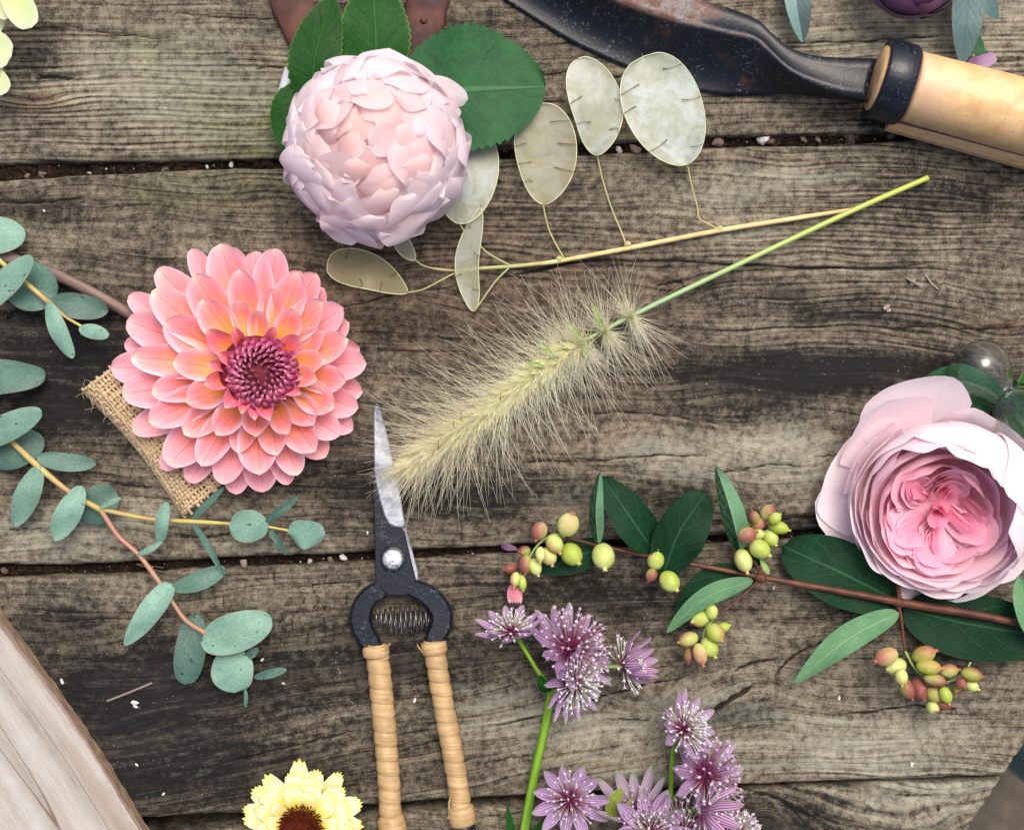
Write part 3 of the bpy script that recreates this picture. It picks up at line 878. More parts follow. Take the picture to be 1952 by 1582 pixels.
M['greenstem'] = simple_mat('green_stem', col(120, 160, 42), col(84, 126, 30), rough=.45, stretch=(2, 7), bumpk=.4)
M['palegreen'] = simple_mat('pale_green_stalk', col(146, 172, 96), col(120, 150, 80), 300, .5, .3)
M['plumleaf'] = leaf_mat('plum_rose_leaf', col(66, 96, 96), col(88, 120, 116), col(60, 70, 74), edge=col(96, 60, 70), nveins=9, vk=.3, rough=.5, trans=.08)
M['plumleaf_half'] = leaf_mat('plum_rose_leaf_folded', col(96, 130, 124), col(110, 144, 136), col(40, 54, 56), edge=col(80, 60, 60), nveins=9, vk=.3, rough=.5, trans=.08, half=col(58, 80, 80))

def lf(parent, name, pts, wl, wr=None, mat='euc', shape=None, **kw):
    """leaf or petal from photo pixels: pts (px, py, z mm), widths px"""
    return one(name, ribbon(PM(pts), wl * S, None if wr is None else wr * S, shape, **kw), M[mat] if isinstance(mat, str) else mat, parent)

def stem(parent, pts, r, mat, n=None, sides=8, name='stem'):
    return one(name, tube(PM(pts), np.array(r) * S if np.size(r) > 1 else r * S, n or len(pts) * 6, sides), M[mat] if isinstance(mat, str) else mat, parent)

OVAL = prof(.5, .5)
OVATE = prof(.55, .75)
OBOV = prof(.8, .5)
LANCE = prof(.7, 1.0)

# ------------------------------------------------------------------ twig behind the dahlia
t = thing('brown_twig', 'smooth mauve brown twig running from the left edge under the dahlia', 'twig', P(110, 520, 2))
stem(t, [(-60, 462, 4), (60, 508, 4), (120, 530, 4.5), (190, 566, 5), (270, 612, 6), (340, 650, 6)], [13, 12, 11, 10.5, 10, 10], 'twig', 36, 10)

# ------------------------------------------------------------------ eucalyptus
def eucalyptus():
    a = thing('eucalyptus_sprig', 'short yellow stemmed eucalyptus sprig at the left edge above the longer forking sprig', 'eucalyptus', P(60, 550, 3), 'eucalyptus sprigs')
    stem(a, [(-50, 452, 12), (0, 498, 12), (48, 538, 12), (92, 576, 12.5)], [4.5, 4.5, 4.2, 5.5], 'euc_stem')
    stem(a, [(92, 576, 12.5), (122, 602, 12), (158, 624, 12)], [5.5, 3, 2.6], 'euc_stem')
    L = lambda p, *q, **k: lf(a, 'leaf', *q, **dict(dict(shape=OVAL, cup=.12, ripple=.09, ripf=1.4, nu=29, nv=9), **k))
    L(a, [(-60, 455, 9), (-10, 448, 11), (49, 447, 8)], 35, 35, cup=-.1)
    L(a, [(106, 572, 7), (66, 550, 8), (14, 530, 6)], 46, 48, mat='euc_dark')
    L(a, [(-40, 596, 12), (10, 540, 17), (62, 489, 20)], 25, 23, cup=-.15)
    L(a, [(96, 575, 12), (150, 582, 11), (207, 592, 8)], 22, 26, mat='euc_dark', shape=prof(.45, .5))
    L(a, [(92, 576, 14), (112, 630, 14), (139, 683, 10)], 15, 19, cup=-.2, shape=prof(.45, .5))
    L(a, [(150, 627, 13), (178, 631, 14), (208, 640, 13)], 13, 15, cup=-.15)
    b = thing('eucalyptus_sprig', 'long forking eucalyptus sprig reaching from the left edge under the dahlia to its lower left', 'eucalyptus', P(200, 980, 3), 'eucalyptus sprigs')
    stem(b, [(-40, 790, 9), (22, 842, 9), (64, 881, 10), (130, 936, 10), (192, 972, 10)], [5.5, 5, 6.5, 5, 5.5], 'euc_stem', 34)
    stem(b, [(192, 972, 10), (226, 1022, 9), (264, 1057, 9), (306, 1113, 10), (332, 1152, 9), (354, 1182, 9), (392, 1207, 11)], [5, 4.2, 4, 5, 4, 3.8, 4.5], 'euc_stem_red', 46)
    stem(b, [(190, 970, 10), (256, 984, 9), (300, 991, 9), (366, 994, 10), (440, 998, 9)], [4.5, 4.2, 3.8, 5, 2.6], 'euc_stem', 36)
    stem(b, [(505, 1003, 8.5), (528, 1007, 8.5), (556, 1012, 8.5)], [2.8, 2.4, 2.4], 'euc_stem')
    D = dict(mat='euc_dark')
    spec = [
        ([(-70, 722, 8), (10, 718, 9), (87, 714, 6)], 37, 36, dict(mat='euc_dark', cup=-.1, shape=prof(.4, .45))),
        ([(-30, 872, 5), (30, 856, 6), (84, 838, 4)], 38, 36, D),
        ([(-60, 852, 12), (10, 818, 16), (80, 783, 17)], 27, 25, dict(cup=-.1)),
        ([(70, 872, 10), (120, 880, 9), (184, 884, 7)], 17, 18, dict(mat='euc_dark', shape=prof(.45, .5))),
        ([(76, 886, 11), (54, 940, 12), (27, 1002, 8)], 22, 24, dict(cup=-.16)),
        ([(156, 926, 12), (134, 972, 14), (104, 1028, 10)], 23, 25, dict(cup=-.16, mat='euc')),
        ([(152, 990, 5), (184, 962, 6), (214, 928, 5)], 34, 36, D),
        ([(190, 969, 11), (208, 958, 13), (231, 949, 14)], 5, 5, {}),
        ([(318, 956, 12), (309, 996, 14), (305, 1036, 11)], 12, 15, dict(cup=-.2)),
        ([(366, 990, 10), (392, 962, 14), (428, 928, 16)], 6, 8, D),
        ([(366, 996, 10), (395, 1040, 11), (430, 1102, 8)], 8, 6, dict(mat='euc_dark', shape=prof(.35, .6))),
        ([(436, 1000, 9), (474, 1003, 11), (512, 1006, 9)], 31, 31, dict(cup=-.06)),
        ([(505, 998, 9), (532, 974, 12), (568, 947, 13)], 8, 9, D),
        ([(512, 1010, 8), (530, 1030, 9), (545, 1058, 8)], 8, 8, D),
        ([(548, 1015, 9), (584, 1018, 11), (620, 1022, 9)], 29, 30, dict(cup=-.06)),
        ([(262, 1057, 10), (284, 1048, 12), (310, 1031, 12)], 6, 6, {}),
        ([(328, 1122, 8), (376, 1110, 9), (430, 1084, 7)], 19, 17, dict(mat='euc_dark', shape=prof(.5, .4))),
        ([(326, 1112, 11), (290, 1160, 15), (238, 1230, 11)], 23, 22, dict(cup=-.12, shape=prof(.35, .6))),
        ([(374, 1170, 6), (366, 1236, 7), (354, 1305, 5)], 27, 31, dict(mat='euc_dark', shape=prof(.42, .4))),
        ([(384, 1224, 12), (450, 1206, 15), (519, 1180, 13)], 38, 36, dict(cup=-.06, shape=prof(.4, .45))),
        ([(436, 1236, 9), (442, 1280, 10), (446, 1320, 8)], 41, 41, dict(cup=-.05)),
        ([(466, 1254, 8), (478, 1246, 9), (492, 1234, 9)], 8, 9, D),
        ([(484, 1292, 10), (512, 1284, 11), (547, 1276, 10)], 9, 9, D),
        ([(467, 1312, 8), (469, 1328, 8), (468, 1348, 7)], 4, 4, D)]
    for p, wl, wr, k in spec:
        kk = dict(shape=OVAL, cup=.1, ripple=.13, ripf=1.1, nu=29, nv=9); kk.update(k)
        kk.setdefault('roll', float(RNG.normal(0, .22)))
        lf(b, 'leaf', p, wl, wr, **kk)
eucalyptus()

# ------------------------------------------------------------------ burlap under the dahlia
def burlap():
    t = thing('burlap_strip', 'frayed strip of woven beige burlap folded under the dahlia', 'burlap', P(280, 860, 1))
    g = G('jute_yarn')
    vec, u, v, tt = g.attr('at')
    n = g.noise(g.comb(g.mul(u, 60), g.mul(v, 4), tt), 1.0, 3)
    c = g.mix(g.step(n, .3, .7), col(156, 132, 98), col(214, 192, 156))
    c = g.mix(g.mul(tt, .35), c, col(186, 160, 122))
    g.set(Base_Color=c, Roughness=.85); g.bump(n, .6, .0003)
    A0 = np.array([172, 738.]); e1 = np.array([190, 238.]) / 304.5; e2 = np.array([e1[1], -e1[0]])
    def f(a, b, dz):     # a along the edge px, b arc length px from the folded hem
        zz = np.interp(b, [0, 12, 26, 42, 60, 200], [.6, 2.2, 5.4, 7.2, 7.6, 8.2])
        h = np.interp(b, [0, 12, 26, 42, 60, 200], [-12, -9, -2, 12, 30, 170])
        bend = 9 * np.sin(a / 304 * 3.14) * np.exp(-h / 60) - 3
        q = A0 + e1 * a + e2 * (h + bend)
        return P(q[0], q[1], (zz + dz) * 1e-3)
    r = np.random.default_rng(3)
    for nm, sets in (('warp_yarn', 0), ('weft_yarn', 1)):
        mb = MB()
        if sets == 0:
            for i in range(34):
                a = i * 9.0 + r.uniform(-1.5, 1.5)
                b0, b1 = r.uniform(-3, 2), 190
                bs = np.arange(b0, b1, 3.2)
                w = r.uniform(-.7, .7) + np.cumsum(r.normal(0, .12, len(bs)))
                pts = np.array([f(a + w[j], b, .55 * math.cos(math.pi * (b / 7.6 + i))) for j, b in enumerate(bs)])
                addl(mb, tube(pts, 3.1 * S * r.uniform(.85, 1.15), len(pts), 6, tint=r.uniform(0, 1), squash=.75))
        else:
            for i in range(24):
                b = 2 + i * 7.6 + r.uniform(-1, 1)
                a0, a1 = r.uniform(-9, -1), 300 + r.uniform(0, 12)
                as_ = np.arange(a0, a1, 4.0)
                w = np.cumsum(r.normal(0, .12, len(as_)))
                pts = np.array([f(a, b + w[j], -.55 * math.cos(math.pi * (i + a / 9.0))) for j, a in enumerate(as_)])
                addl(mb, tube(pts, 3.0 * S * r.uniform(.85, 1.15), len(pts), 6, tint=r.uniform(0, 1), squash=.8))
        mb.build(nm, g.m, t)['kind'] = 'stuff'
    mb = MB()
    for k in range(60):   # stray fibres
        a = r.choice([r.uniform(-4, 6), r.uniform(0, 300), r.uniform(0, 300)]); b = r.uniform(-4, 60)
        p0 = f(a, b, .8); d = np.array([*r.normal(0, 1, 2), 0]) * S * r.uniform(6, 18)
        pts = [p0, p0 + d * .5 + [0, 0, .0012], p0 + d + r.normal(0, 2 * S, 3) * [1, 1, .2]]
        addl(mb, tube(pts, .5 * S, 6, 3, cap=False, tint=.5))
    mb.build('loose_fibre', g.m, t)['kind'] = 'stuff'
    # one long drawn thread along the fold
    pts = [f(a, 46 - a * .12, 1.6 + .4 * math.sin(a / 17)) for a in np.linspace(20, 262, 30)]
    one('loose_yarn', tube(pts, 1.8 * S, 60, 5), g.m, t)
burlap()

# ------------------------------------------------------------------ dahlia
M['eye'] = simple_mat('dahlia_eye', col(84, 16, 40), col(120, 34, 50), 500, .6, .2)
def dahlia():
    t = thing('dahlia', 'large open coral pink dahlia with orange glow and plum coloured centre', 'dahlia', P(497, 708, 8))
    mp = petal_mat('dahlia_petal', [(0.0, col(218, 132, 34)), (.3, col(243, 168, 70)), (.5, col(242, 150, 104)), (.72, col(239, 140, 138)), (.9, col(244, 176, 180)), (.97, col(249, 222, 202)), (1.0, col(251, 232, 212))],
                   col(248, 196, 212), .85, .4, .3, tintc=col(246, 182, 196), vein=26, rim=col(252, 214, 222))
    mi = petal_mat('dahlia_inner_petal', [(0.0, col(160, 70, 30)), (.35, col(224, 124, 56)), (.6, col(228, 108, 108)), (.85, col(234, 126, 146)), (1.0, col(247, 190, 190))],
                   col(238, 138, 168), .8, .3, .2, vein=22)
    mc = petal_mat('dahlia_floret', [(0.0, col(84, 18, 46)), (.45, col(146, 44, 88)), (.8, col(190, 92, 126)), (1.0, col(236, 176, 176))],
                   col(120, 30, 72), .5, .2, .1, tintc=col(112, 30, 72), vein=12)
    q = 550 / 1582.0
    Z = lambda x, y: (180 + x * q, 450 + y * q)
    cx, cy = Z(912, 745)
    lay = {1: (62, 32, 35), 2: (66, 29, 34), 3: (78, 24.5, 29.5), 4: (92, 19.5, 24), 5: (110, 14.5, 18), 6: (128, 10, 13)}
    pet = [
        (530, 70, 140, 6), (690, 42, 225, 5), (752, 62, 150, 6), (880, 82, 172, 5), (1000, 68, 190, 5), (1130, 192, 150, 6), (1218, 203, 165, 5), (1262, 290, 150, 6), (345, 180, 185, 5), (188, 325, 160, 6),
        (316, 300, 205, 4), (178, 462, 205, 5), (163, 590, 150, 6), (90, 722, 205, 6), (198, 662, 170, 4), (152, 866, 210, 5), (208, 1070, 170, 6), (298, 1022, 180, 4), (314, 862, 165, 4), (368, 1278, 150, 6),
        (398, 1252, 225, 5), (520, 1352, 170, 6), (585, 1260, 170, 4), (700, 1362, 175, 5), (772, 1416, 165, 6), (908, 1312, 205, 4), (922, 1406, 195, 6), (1065, 1364, 140, 6), (1112, 1312, 160, 5), (1212, 1182, 185, 4),
        (1268, 1214, 170, 6), (1342, 1096, 165, 5), (1420, 1062, 150, 6), (1450, 942, 165, 5), (1314, 942, 165, 4), (1472, 850, 150, 6), (1492, 697, 180, 5), (1380, 800, 150, 4), (1388, 562, 165, 4), (1456, 610, 160, 6),
        (1394, 470, 170, 6), (1256, 362, 170, 4), (1366, 392, 175, 5), (1122, 204, 180, 4), (800, 183, 168, 4), (548, 208, 205, 4), (592, 345, 175, 3), (384, 468, 205, 4), (428, 690, 158, 3), (500, 912, 160, 3),
        (492, 1090, 165, 4), (664, 1088, 148, 3), (792, 1192, 138, 4), (882, 1102, 146, 3), (1002, 1202, 146, 4), (1066, 1086, 124, 3), (1208, 1036, 160, 4), (1312, 940, 150, 4), (1220, 788, 116, 3), (1266, 684, 128, 3),
        (1264, 528, 140, 4), (1134, 556, 108, 2), (1116, 404, 140, 3), (992, 284, 136, 4), (908, 402, 116, 3), (790, 348, 124, 3), (622, 512, 122, 2)]
    r = np.random.default_rng(21)
    for (x, y, w, l) in pet:
        tx, ty = Z(x, y)
        rb, z0, z1 = lay[l]
        d = np.array([tx - cx, ty - cy]); L = np.hypot(*d); d /= L
        rb = min(rb, L - 60)
        bx, by = cx + d[0] * rb * .75, cy + d[1] * rb * .75
        n = np.array([-d[1], d[0]])
        j = r.uniform(-3, 3)
        mx, my = (bx * .45 + tx * .55) + n[0] * j, (by * .45 + ty * .55) + n[1] * j
        zj = r.uniform(-.8, .8)
        pts = [(bx, by, z0 + zj), (mx, my, (z0 + z1) / 2 - 1.2 + zj), (tx, ty, z1 + zj + (1.0 if l < 5 else 0))]
        tint = {6: .75, 5: .38, 4: .16, 3: .04, 2: 0.0}[l] * r.uniform(.7, 1.2)
        if tx > cx + 140 and l > 4: tint = .8
        m = mp if l > 2 else mi
        lf(t, 'petal', pts, w * q * .53, None, m, prof(.54, .46), nu=25, nv=11, cup=.30 if l < 5 else .22, fold=.16, ripple=.07, ripf=1.2, tint=tint, roll=r.uniform(-.14, .14))
    # young rolled petals around the eye
    for (x, y, w, k) in ((765, 498, 74, 1.3), (994, 494, 70, 1.2), (1110, 650, 60, 1.3), (1134, 868, 84, 1.0), (1052, 896, 70, 1.3), (962, 1014, 100, 1.1), (806, 978, 74, 1.3), (716, 944, 108, .9), (602, 812, 104, .8), (676, 642, 80, 1.2), (716, 790, 70, 1.2), (1150, 775, 70, .8), (880, 1010, 80, .9), (620, 700, 60, .8)):
        tx, ty = Z(x, y)
        d = np.array([tx - cx, ty - cy]); L = np.hypot(*d); d /= L
        b = cx + d[0] * (L - 44), cy + d[1] * (L - 44)
        pts = [(b[0], b[1], 29), (b[0] * .5 + tx * .5, b[1] * .5 + ty * .5, 35.5), (tx, ty, 38)]
        lf(t, 'petal', pts, w * q * .5, None, mi, prof(.4, .4), nu=13, nv=11, cup=k * .9, fold=.1, tint=0)
    one('eye', lathe(P(cx, cy, .018), (0, 0, 1), [(0, 60 * S), (.010, 64 * S), (.0165, 58 * S), (.0185, 34 * S), (.0188, .5 * S)], 30), M['eye'], t)
    # tight florets: incurved, spiralling
    N = 104
    for i in range(N):
        rr = 5 + 60 * math.sqrt((i + .5) / N)
        a = i * 2.399963
        d = np.array([math.cos(a), math.sin(a)])
        sz = .35 + .65 * rr / 64
        jt = r.normal(0, .3); sz *= r.uniform(.82, 1.2)
        sw = d * math.cos(.35 + jt) + np.array([-d[1], d[0]]) * math.sin(.35 + jt)
        z = 37.5 + 2.6 * math.sin(rr / 64 * 2.2) - (2.0 if rr > 58 else 0)
        c = np.array([cx, cy]) + d * rr
        o = c + sw * 11 * sz; m = c + sw * 4 * sz; ti = c - sw * 9 * sz
        pts = [(o[0], o[1], z - 3.2), (m[0], m[1], z + .5), (ti[0], ti[1], z + .9)]
        lf(t, 'floret', pts, 7.6 * sz + 1.2, None, mc, prof(.4, .85), nu=11, nv=7, cup=-.38, fold=-.25, tint=max(0, 1.15 - rr / 48) * .9)
    # green underside and stalk keep the bloom off the boards
    one('calyx', lathe(P(497, 708, .003), (0, 0, 1), [(0, .006), (.004, .012), (.010, .014), (.015, .010), (.018, .004)], 18), M['greenstem'], t)
dahlia()

# ------------------------------------------------------------------ cupped roses
def rose_petal(fr, phi, profl, wa, k=.35, p=2.2, ruff=0.0, rf=6.0, notch=0.0, taper=.55, tint=0.0, twist=0.0, nu=13, nv=13, point=0.0, seed=0, offs=(0, 0)):
    """profl: (distance from axis, height) px from base to rim, fr: (origin, 3x3 axes)"""
    r = np.random.default_rng(seed + 500)
    u = np.linspace(0, 1, nu)[:, None]; v = np.linspace(-1, 1, nv)[None, :]
    ph = r.uniform(0, 6.28, 4)
    edge = k * np.abs(v)**p + notch * np.exp(-(v / .12)**2) - point * np.maximum(0, 1 - np.abs(v) / .22) + .03 * np.sin(v * 5 + ph[0])
    uu = np.clip(u * (1 - edge), 0, 1.0 + point)
    pr = np.array(profl, float)
    q = spline(pr, nu * nv, np.clip(uu.ravel(), 0, 1)).reshape(nu, nv, 2)
    ang = phi + twist * u + v * wa * (taper + (1 - taper) * np.sin(np.minimum(1, 1.35 * u) * 1.5708))
    rho = q[..., 0] + ruff * u**2 * np.sin(v * rf + ph[1]) + ruff * .4 * u * np.sin(v * rf * 2.1 + ph[2])
    h = q[..., 1] + ruff * .7 * u**2 * np.sin(v * rf * .8 + ph[3])
    X = np.stack([rho * np.cos(ang) + offs[0] * u, rho * np.sin(ang) + offs[1] * u, h], -1) * S
    X = fr[0] + X.reshape(-1, 3) @ fr[1]
    A = np.stack(np.broadcast_arrays(u, v, np.full((1, 1), tint)), -1).reshape(-1, 3)
    return X, quads(nu, nv), A

def frame(origin, axis, spin=0.0):
    z = nrm(axis); x = nrm(np.cross([0, 1, 0], z)); y = np.cross(z, x)
    c, s = math.cos(spin), math.sin(spin)
    return np.asarray(origin), np.array([x * c + y * s, y * c - x * s, z])

def pale_rose():
    t = thing('pale_rose', 'globe shaped blush white rose packed with petals, on dark serrated leaves', 'rose', P(717, 282, 3))
    mp = petal_mat('blush_petal', [(0.0, col(250, 216, 208)), (.4, col(250, 232, 234)), (.75, col(249, 239, 243)), (1.0, col(250, 243, 247))], col(249, 238, 243), .5, .12, .6, tintc=col(250, 214, 204), vein=14, bump=.35, rough=.6)
    fr = frame(P(718, 281, .029), (.06, -.10, 1))
    sph = lambda Rr, t0, t1, flare=0.0: [(Rr * math.sin(th) * (1 + flare * s**4), Rr * .86 * math.cos(th) * (1 + flare * s**4)) for s in np.linspace(0, 1, 7) for th in [R(t0 + (t1 - t0) * s)]]
    r = np.random.default_rng(33)
    one('heart', lathe(P(718, 284, .029), fr[1][2], [(-70 * S, 86 * S), (0, 121 * S), (48 * S, 112 * S), (80 * S, 87 * S), (100 * S, 48 * S), (106 * S, 1 * S)], 28, tint=.6), mp, t)
    k3 = np.array([1, 1, .84])
    N = 84
    for j in range(N):
        f = (j + .5) / N                        # 0 at the heart, 1 at the rim
        th = R(4 + 92 * f**.62 + r.uniform(-3, 3)); ph = j * 2.399963 + r.uniform(-.25, .25)
        n = np.array([math.sin(th) * math.cos(ph), math.sin(th) * math.sin(ph), math.cos(th)])
        rad = np.array([math.cos(th) * math.cos(ph), math.cos(th) * math.sin(ph), -math.sin(th)])
        tan = np.cross(n, rad)
        rot = r.normal(0, .62 - .42 * f)
        dr = rad * math.cos(rot) + tan * math.sin(rot)
        Rr = 133 + 27 * f**.7 + r.uniform(-2.5, 2.5)
        ln = (56 + 84 * f) * r.uniform(.85, 1.15); w = (29 + 52 * f**1.2) * r.uniform(.85, 1.2)
        def at(s_, lift):
            q = n * math.cos(s_ / Rr) + dr * math.sin(s_ / Rr)
            return fr[0] + ((q * (Rr + lift) * k3) * S) @ fr[1]
        tipl = r.uniform(1, 6) if f < .75 else r.uniform(-1, 3)
        pts = np.array([at(ln * .95, -16), at(ln * .5, -1), at(0, 4), at(-ln * .42, tipl)])
        one('petal', ribbon(pts, w * S, w * S * r.uniform(.85, 1.12), prof(.42, r.uniform(.26, .44)), nu=19, nv=13, up=n @ fr[1], cup=r.choice([-.30, -.24, -.18]) if f > .25 else r.choice([-.4, -.3, .15]), ripple=.11, ripf=1.3, tint=max(0, .55 - f) * r.uniform(.2, 1.6), roll=r.normal(0, .07 + .16 * (1 - f)), tipround=r.uniform(-.05, .08)), mp, t)
    for p, w in (([(726, 190, 46), (728, 140, 46), (742, 94, 36)], 62), ([(770, 190, 38), (830, 172, 36), (892, 190, 30)], 27), ([(650, 380, 40), (662, 430, 34), (672, 466, 26)], 48), ([(610, 280, 44), (578, 262, 38), (556, 286, 26)], 46), ([(760, 400, 40), (782, 440, 32), (790, 452, 26)], 56)):
        lf(t, 'petal', p, w, w, mp, prof(.42, .42), nu=19, nv=13, cup=-.22, ripple=.09)
    # leaves
    K = dict(shape=OVATE, serr=.11, ns=17, nu=69, nv=9, ripple=.05)
    lf(t, 'leaf', [(596, 205, 9), (600, 110, 12), (634, -8, 10)], 47, 46, 'roseleaf_fresh', **K)
    lf(t, 'leaf', [(718, 170, 8), (716, 70, 10), (708, -50, 9)], 64, 62, 'roseleaf_fresh', **K)
    lf(t, 'leaf', [(760, 180, 14), (880, 172, 17), (1040, 166, 13)], 112, 106, 'roseleaf', **dict(K, shape=prof(.55, .62), cup=.06))
    lf(t, 'leaf', [(600, 176, 8), (556, 200, 9), (540, 288, 8)], 36, 34, 'roseleaf_fresh', **K)
    stem(t, [(560, 178, 7), (600, 170, 7), (660, 200, 7)], 3, 'greenstem')
    one('hip', lathe(P(717, 284, .0005), (0, 0, 1), [(0, .004), (.003, .008), (.010, .012), (.016, .010)], 14), M['greenstem'], t)
pale_rose()

def pink_rose():
    t = thing('pink_rose', 'full blown pink rose with swirled deep pink heart at the right edge', 'rose', P(1775, 950, 2))
    mp = petal_mat('rose_petal', [(0.0, col(244, 178, 194)), (.35, col(247, 212, 220)), (.65, col(249, 230, 236)), (1.0, col(250, 240, 245))], col(247, 224, 234), .5, .15, .40, tintc=col(244, 156, 186), vein=16, bump=.3, rough=.58)
    fr = frame(P(1778, 952, .004), (-.10, -.10, 1))
    r = np.random.default_rng(8)
    # guard petals, spread open
    G0 = [(170, 218, 44, 26, 16), (192, 222, 34, 22, 10), (236, 196, 40, 22, 10), (262, 196, 34, 26, 8), (297, 196, 38, 30, 8), (330, 200, 50, 30, 10), (20, 205, 50, 34, 10), (58, 188, 56, 26, 10)]
    for i, (phi, rad, h, wa, up) in enumerate(G0):
        one('petal', rose_petal(fr, R(phi), [(14, 4), (90, 6), (150, 22), (rad * .88, h * .75), (rad * .97, h), (rad, h + up * .3)], R(wa + 6), k=.2, p=2.6, ruff=4, rf=4, tint=0, seed=i, nu=17, nv=15), mp, t)
    # upright back petals standing behind the cup
    for i, (phi, rad, h, wa, lean) in enumerate(((106, 240, 66, 33, 44), (126, 220, 88, 32, 30), (146, 186, 96, 28, 18), (182, 172, 96, 30, 10))):
        one('petal', rose_petal(fr, R(phi), [(20, 6), (110, 12), (rad - lean, 46), (rad - 6, h), (rad, h + 10)], R(wa), k=.22, p=2.4, ruff=2.5, rf=3, tint=.02, seed=40 + i, nu=19, nv=17), mp, t)
    # the cup: rims lean in over the heart on the upper right, open on the lower left
    cup = [(350, 168, 148, 38, -58), (22, 170, 152, 38, -72), (54, 166, 152, 40, -70), (86, 160, 144, 40, -42), (120, 158, 124, 38, -8), (152, 160, 114, 36, 2), (184, 160, 106, 34, 6), (212, 160, 100, 34, 8), (240, 160, 96, 34, 8), (268, 160, 94, 36, 8), (298, 162, 106, 36, -2), (326, 166, 128, 36, -22)]
    for L, (sc, dh) in enumerate(((1.0, 0), (.92, 1), (.84, -3))):
        for i, (phi, rad, h, wa, lean) in enumerate(cup):
            if L > 1 and (lean < -20 or i % 2): continue
            rr = rad * sc * r.uniform(.97, 1.02)
            one('petal', rose_petal(fr, R(phi + L * 15 + r.uniform(-6, 6)), [(18, 8), (rr * .72, 18), (rr * .96, 60), (rr * 1.0 + lean * .12, h * .8 + dh), (rr + lean * (1 - .2 * L), h + dh + r.uniform(-4, 4))], R(wa * r.uniform(.8, 1.05)), k=.24, p=2.1, ruff=2.2, rf=4, tint=.02 + .1 * L, seed=80 + 20 * L + i, nu=15, nv=17), mp, t)
    # quartered heart: nested rows of upright petals swirling in from the cup wall
    for L in range(3):      # outer continuous rings
        rad = (124, 106, 88)[L]
        n = 6
        for j in range(n):
            phi = R(j * 360 / n + L * 23 + r.uniform(-10, 10))
            low = math.sin(phi) < .3
            one('petal', rose_petal(fr, phi, [(rad * .5, 26), (rad * .9, 50), (rad, 84 - L * 2), (rad + (5 if low else -6), 108 - L * 3 + r.uniform(-6, 5))], R(44 * r.uniform(.7, 1.15)), k=.32, p=2.0, ruff=3.0, rf=r.uniform(3, 5), tint=.3 + .15 * L, seed=200 + L * 12 + j, nu=11, nv=15, twist=.22, offs=(-8, -14)), mp, t)
    quarters = [(128, 9, 50), (200, 9, 52), (268, 9, 54), (338, 8, 50), (55, 7, 42)]
    for qi, (qa, n, dist) in enumerate(quarters):
        ox, oy = math.cos(R(qa)) * dist - 8, math.sin(R(qa)) * dist - 18
        for j in range(n):
            f = (j + .5) / n
            rad = 5 + 50 * f
            # each quarter is a nest of folded petals that opens towards the middle of the bloom
            phi = R(qa + r.uniform(-16, 16) + 35 * math.sin(qi * 2.1))
            h = 82 + 18 * f + r.uniform(-10, 8)
            wa = R(min(115, 62 + 45 * (1 - f)))
            one('petal', rose_petal(fr, phi, [(rad * .7, 26), (rad * .98, 56), (rad * 1.02, h - 14), (rad + 6, h)], wa, k=.30, p=1.8, ruff=3.0, rf=r.uniform(2.5, 5), tint=1.0 - .45 * f, seed=300 + qi * 30 + j, nu=11, nv=17, twist=.2, offs=(ox * (1.0), oy * (1.0))), mp, t)
    for j in range(7):
        phi = R(j * 51 + r.uniform(-15, 15))
        one('petal', rose_petal(fr, phi, [(3, 26), (9, 52), (14, 76), (18 + r.uniform(-6, 8), 86 + r.uniform(-6, 6))], R(70), k=.3, p=1.8, ruff=3, rf=4, tint=1.0, seed=600 + j, offs=(-8, -18)), mp, t)
    one('heart', lathe(P(1774, 960, .008), (-.1, -.1, 1), [(0, 90 * S), (.003, 94 * S), (.005, 60 * S), (.0052, 1 * S)], 26, tint=1.0), mp, t)
    K = dict(shape=prof(.5, .5), serr=.03, ns=16, nu=53, nv=9, ripple=.08, cup=-.08)
    lf(t, 'leaf', [(1740, 752, 7), (1830, 728, 11), (1920, 766, 10)], 32, 46, 'roseleaf', **K)
    lf(t, 'leaf', [(2010, 690, 9), (1975, 750, 12), (1946, 830, 9)], 40, 40, 'roseleaf_fresh', **K)
    stem(t, [(1880, 800, 7), (1900, 815, 6.5), (1930, 835, 6)], 4, 'greenstem')
    one('hip', lathe(P(1776, 952, .0005), (0, 0, 1), [(0, .004), (.002, .008), (.006, .010), (.007, .006)], 14), M['greenstem'], t)
pink_rose()

# ------------------------------------------------------------------ honesty (silver seed pods)
M['podrim'] = simple_mat('honesty_pod_rim', col(206, 210, 176), col(186, 186, 144), 300, .5, .3)
M['podseed'] = simple_mat('honesty_strand', col(120, 98, 56), col(90, 72, 44), 300, .6, .2)
M['drystem'] = simple_mat('honesty_dry_stem', col(226, 204, 150), col(196, 168, 112), 120, .5, .3)
M['greendry'] = simple_mat('honesty_green_stalk', col(158, 166, 110), col(176, 164, 118), 150, .55, .3)

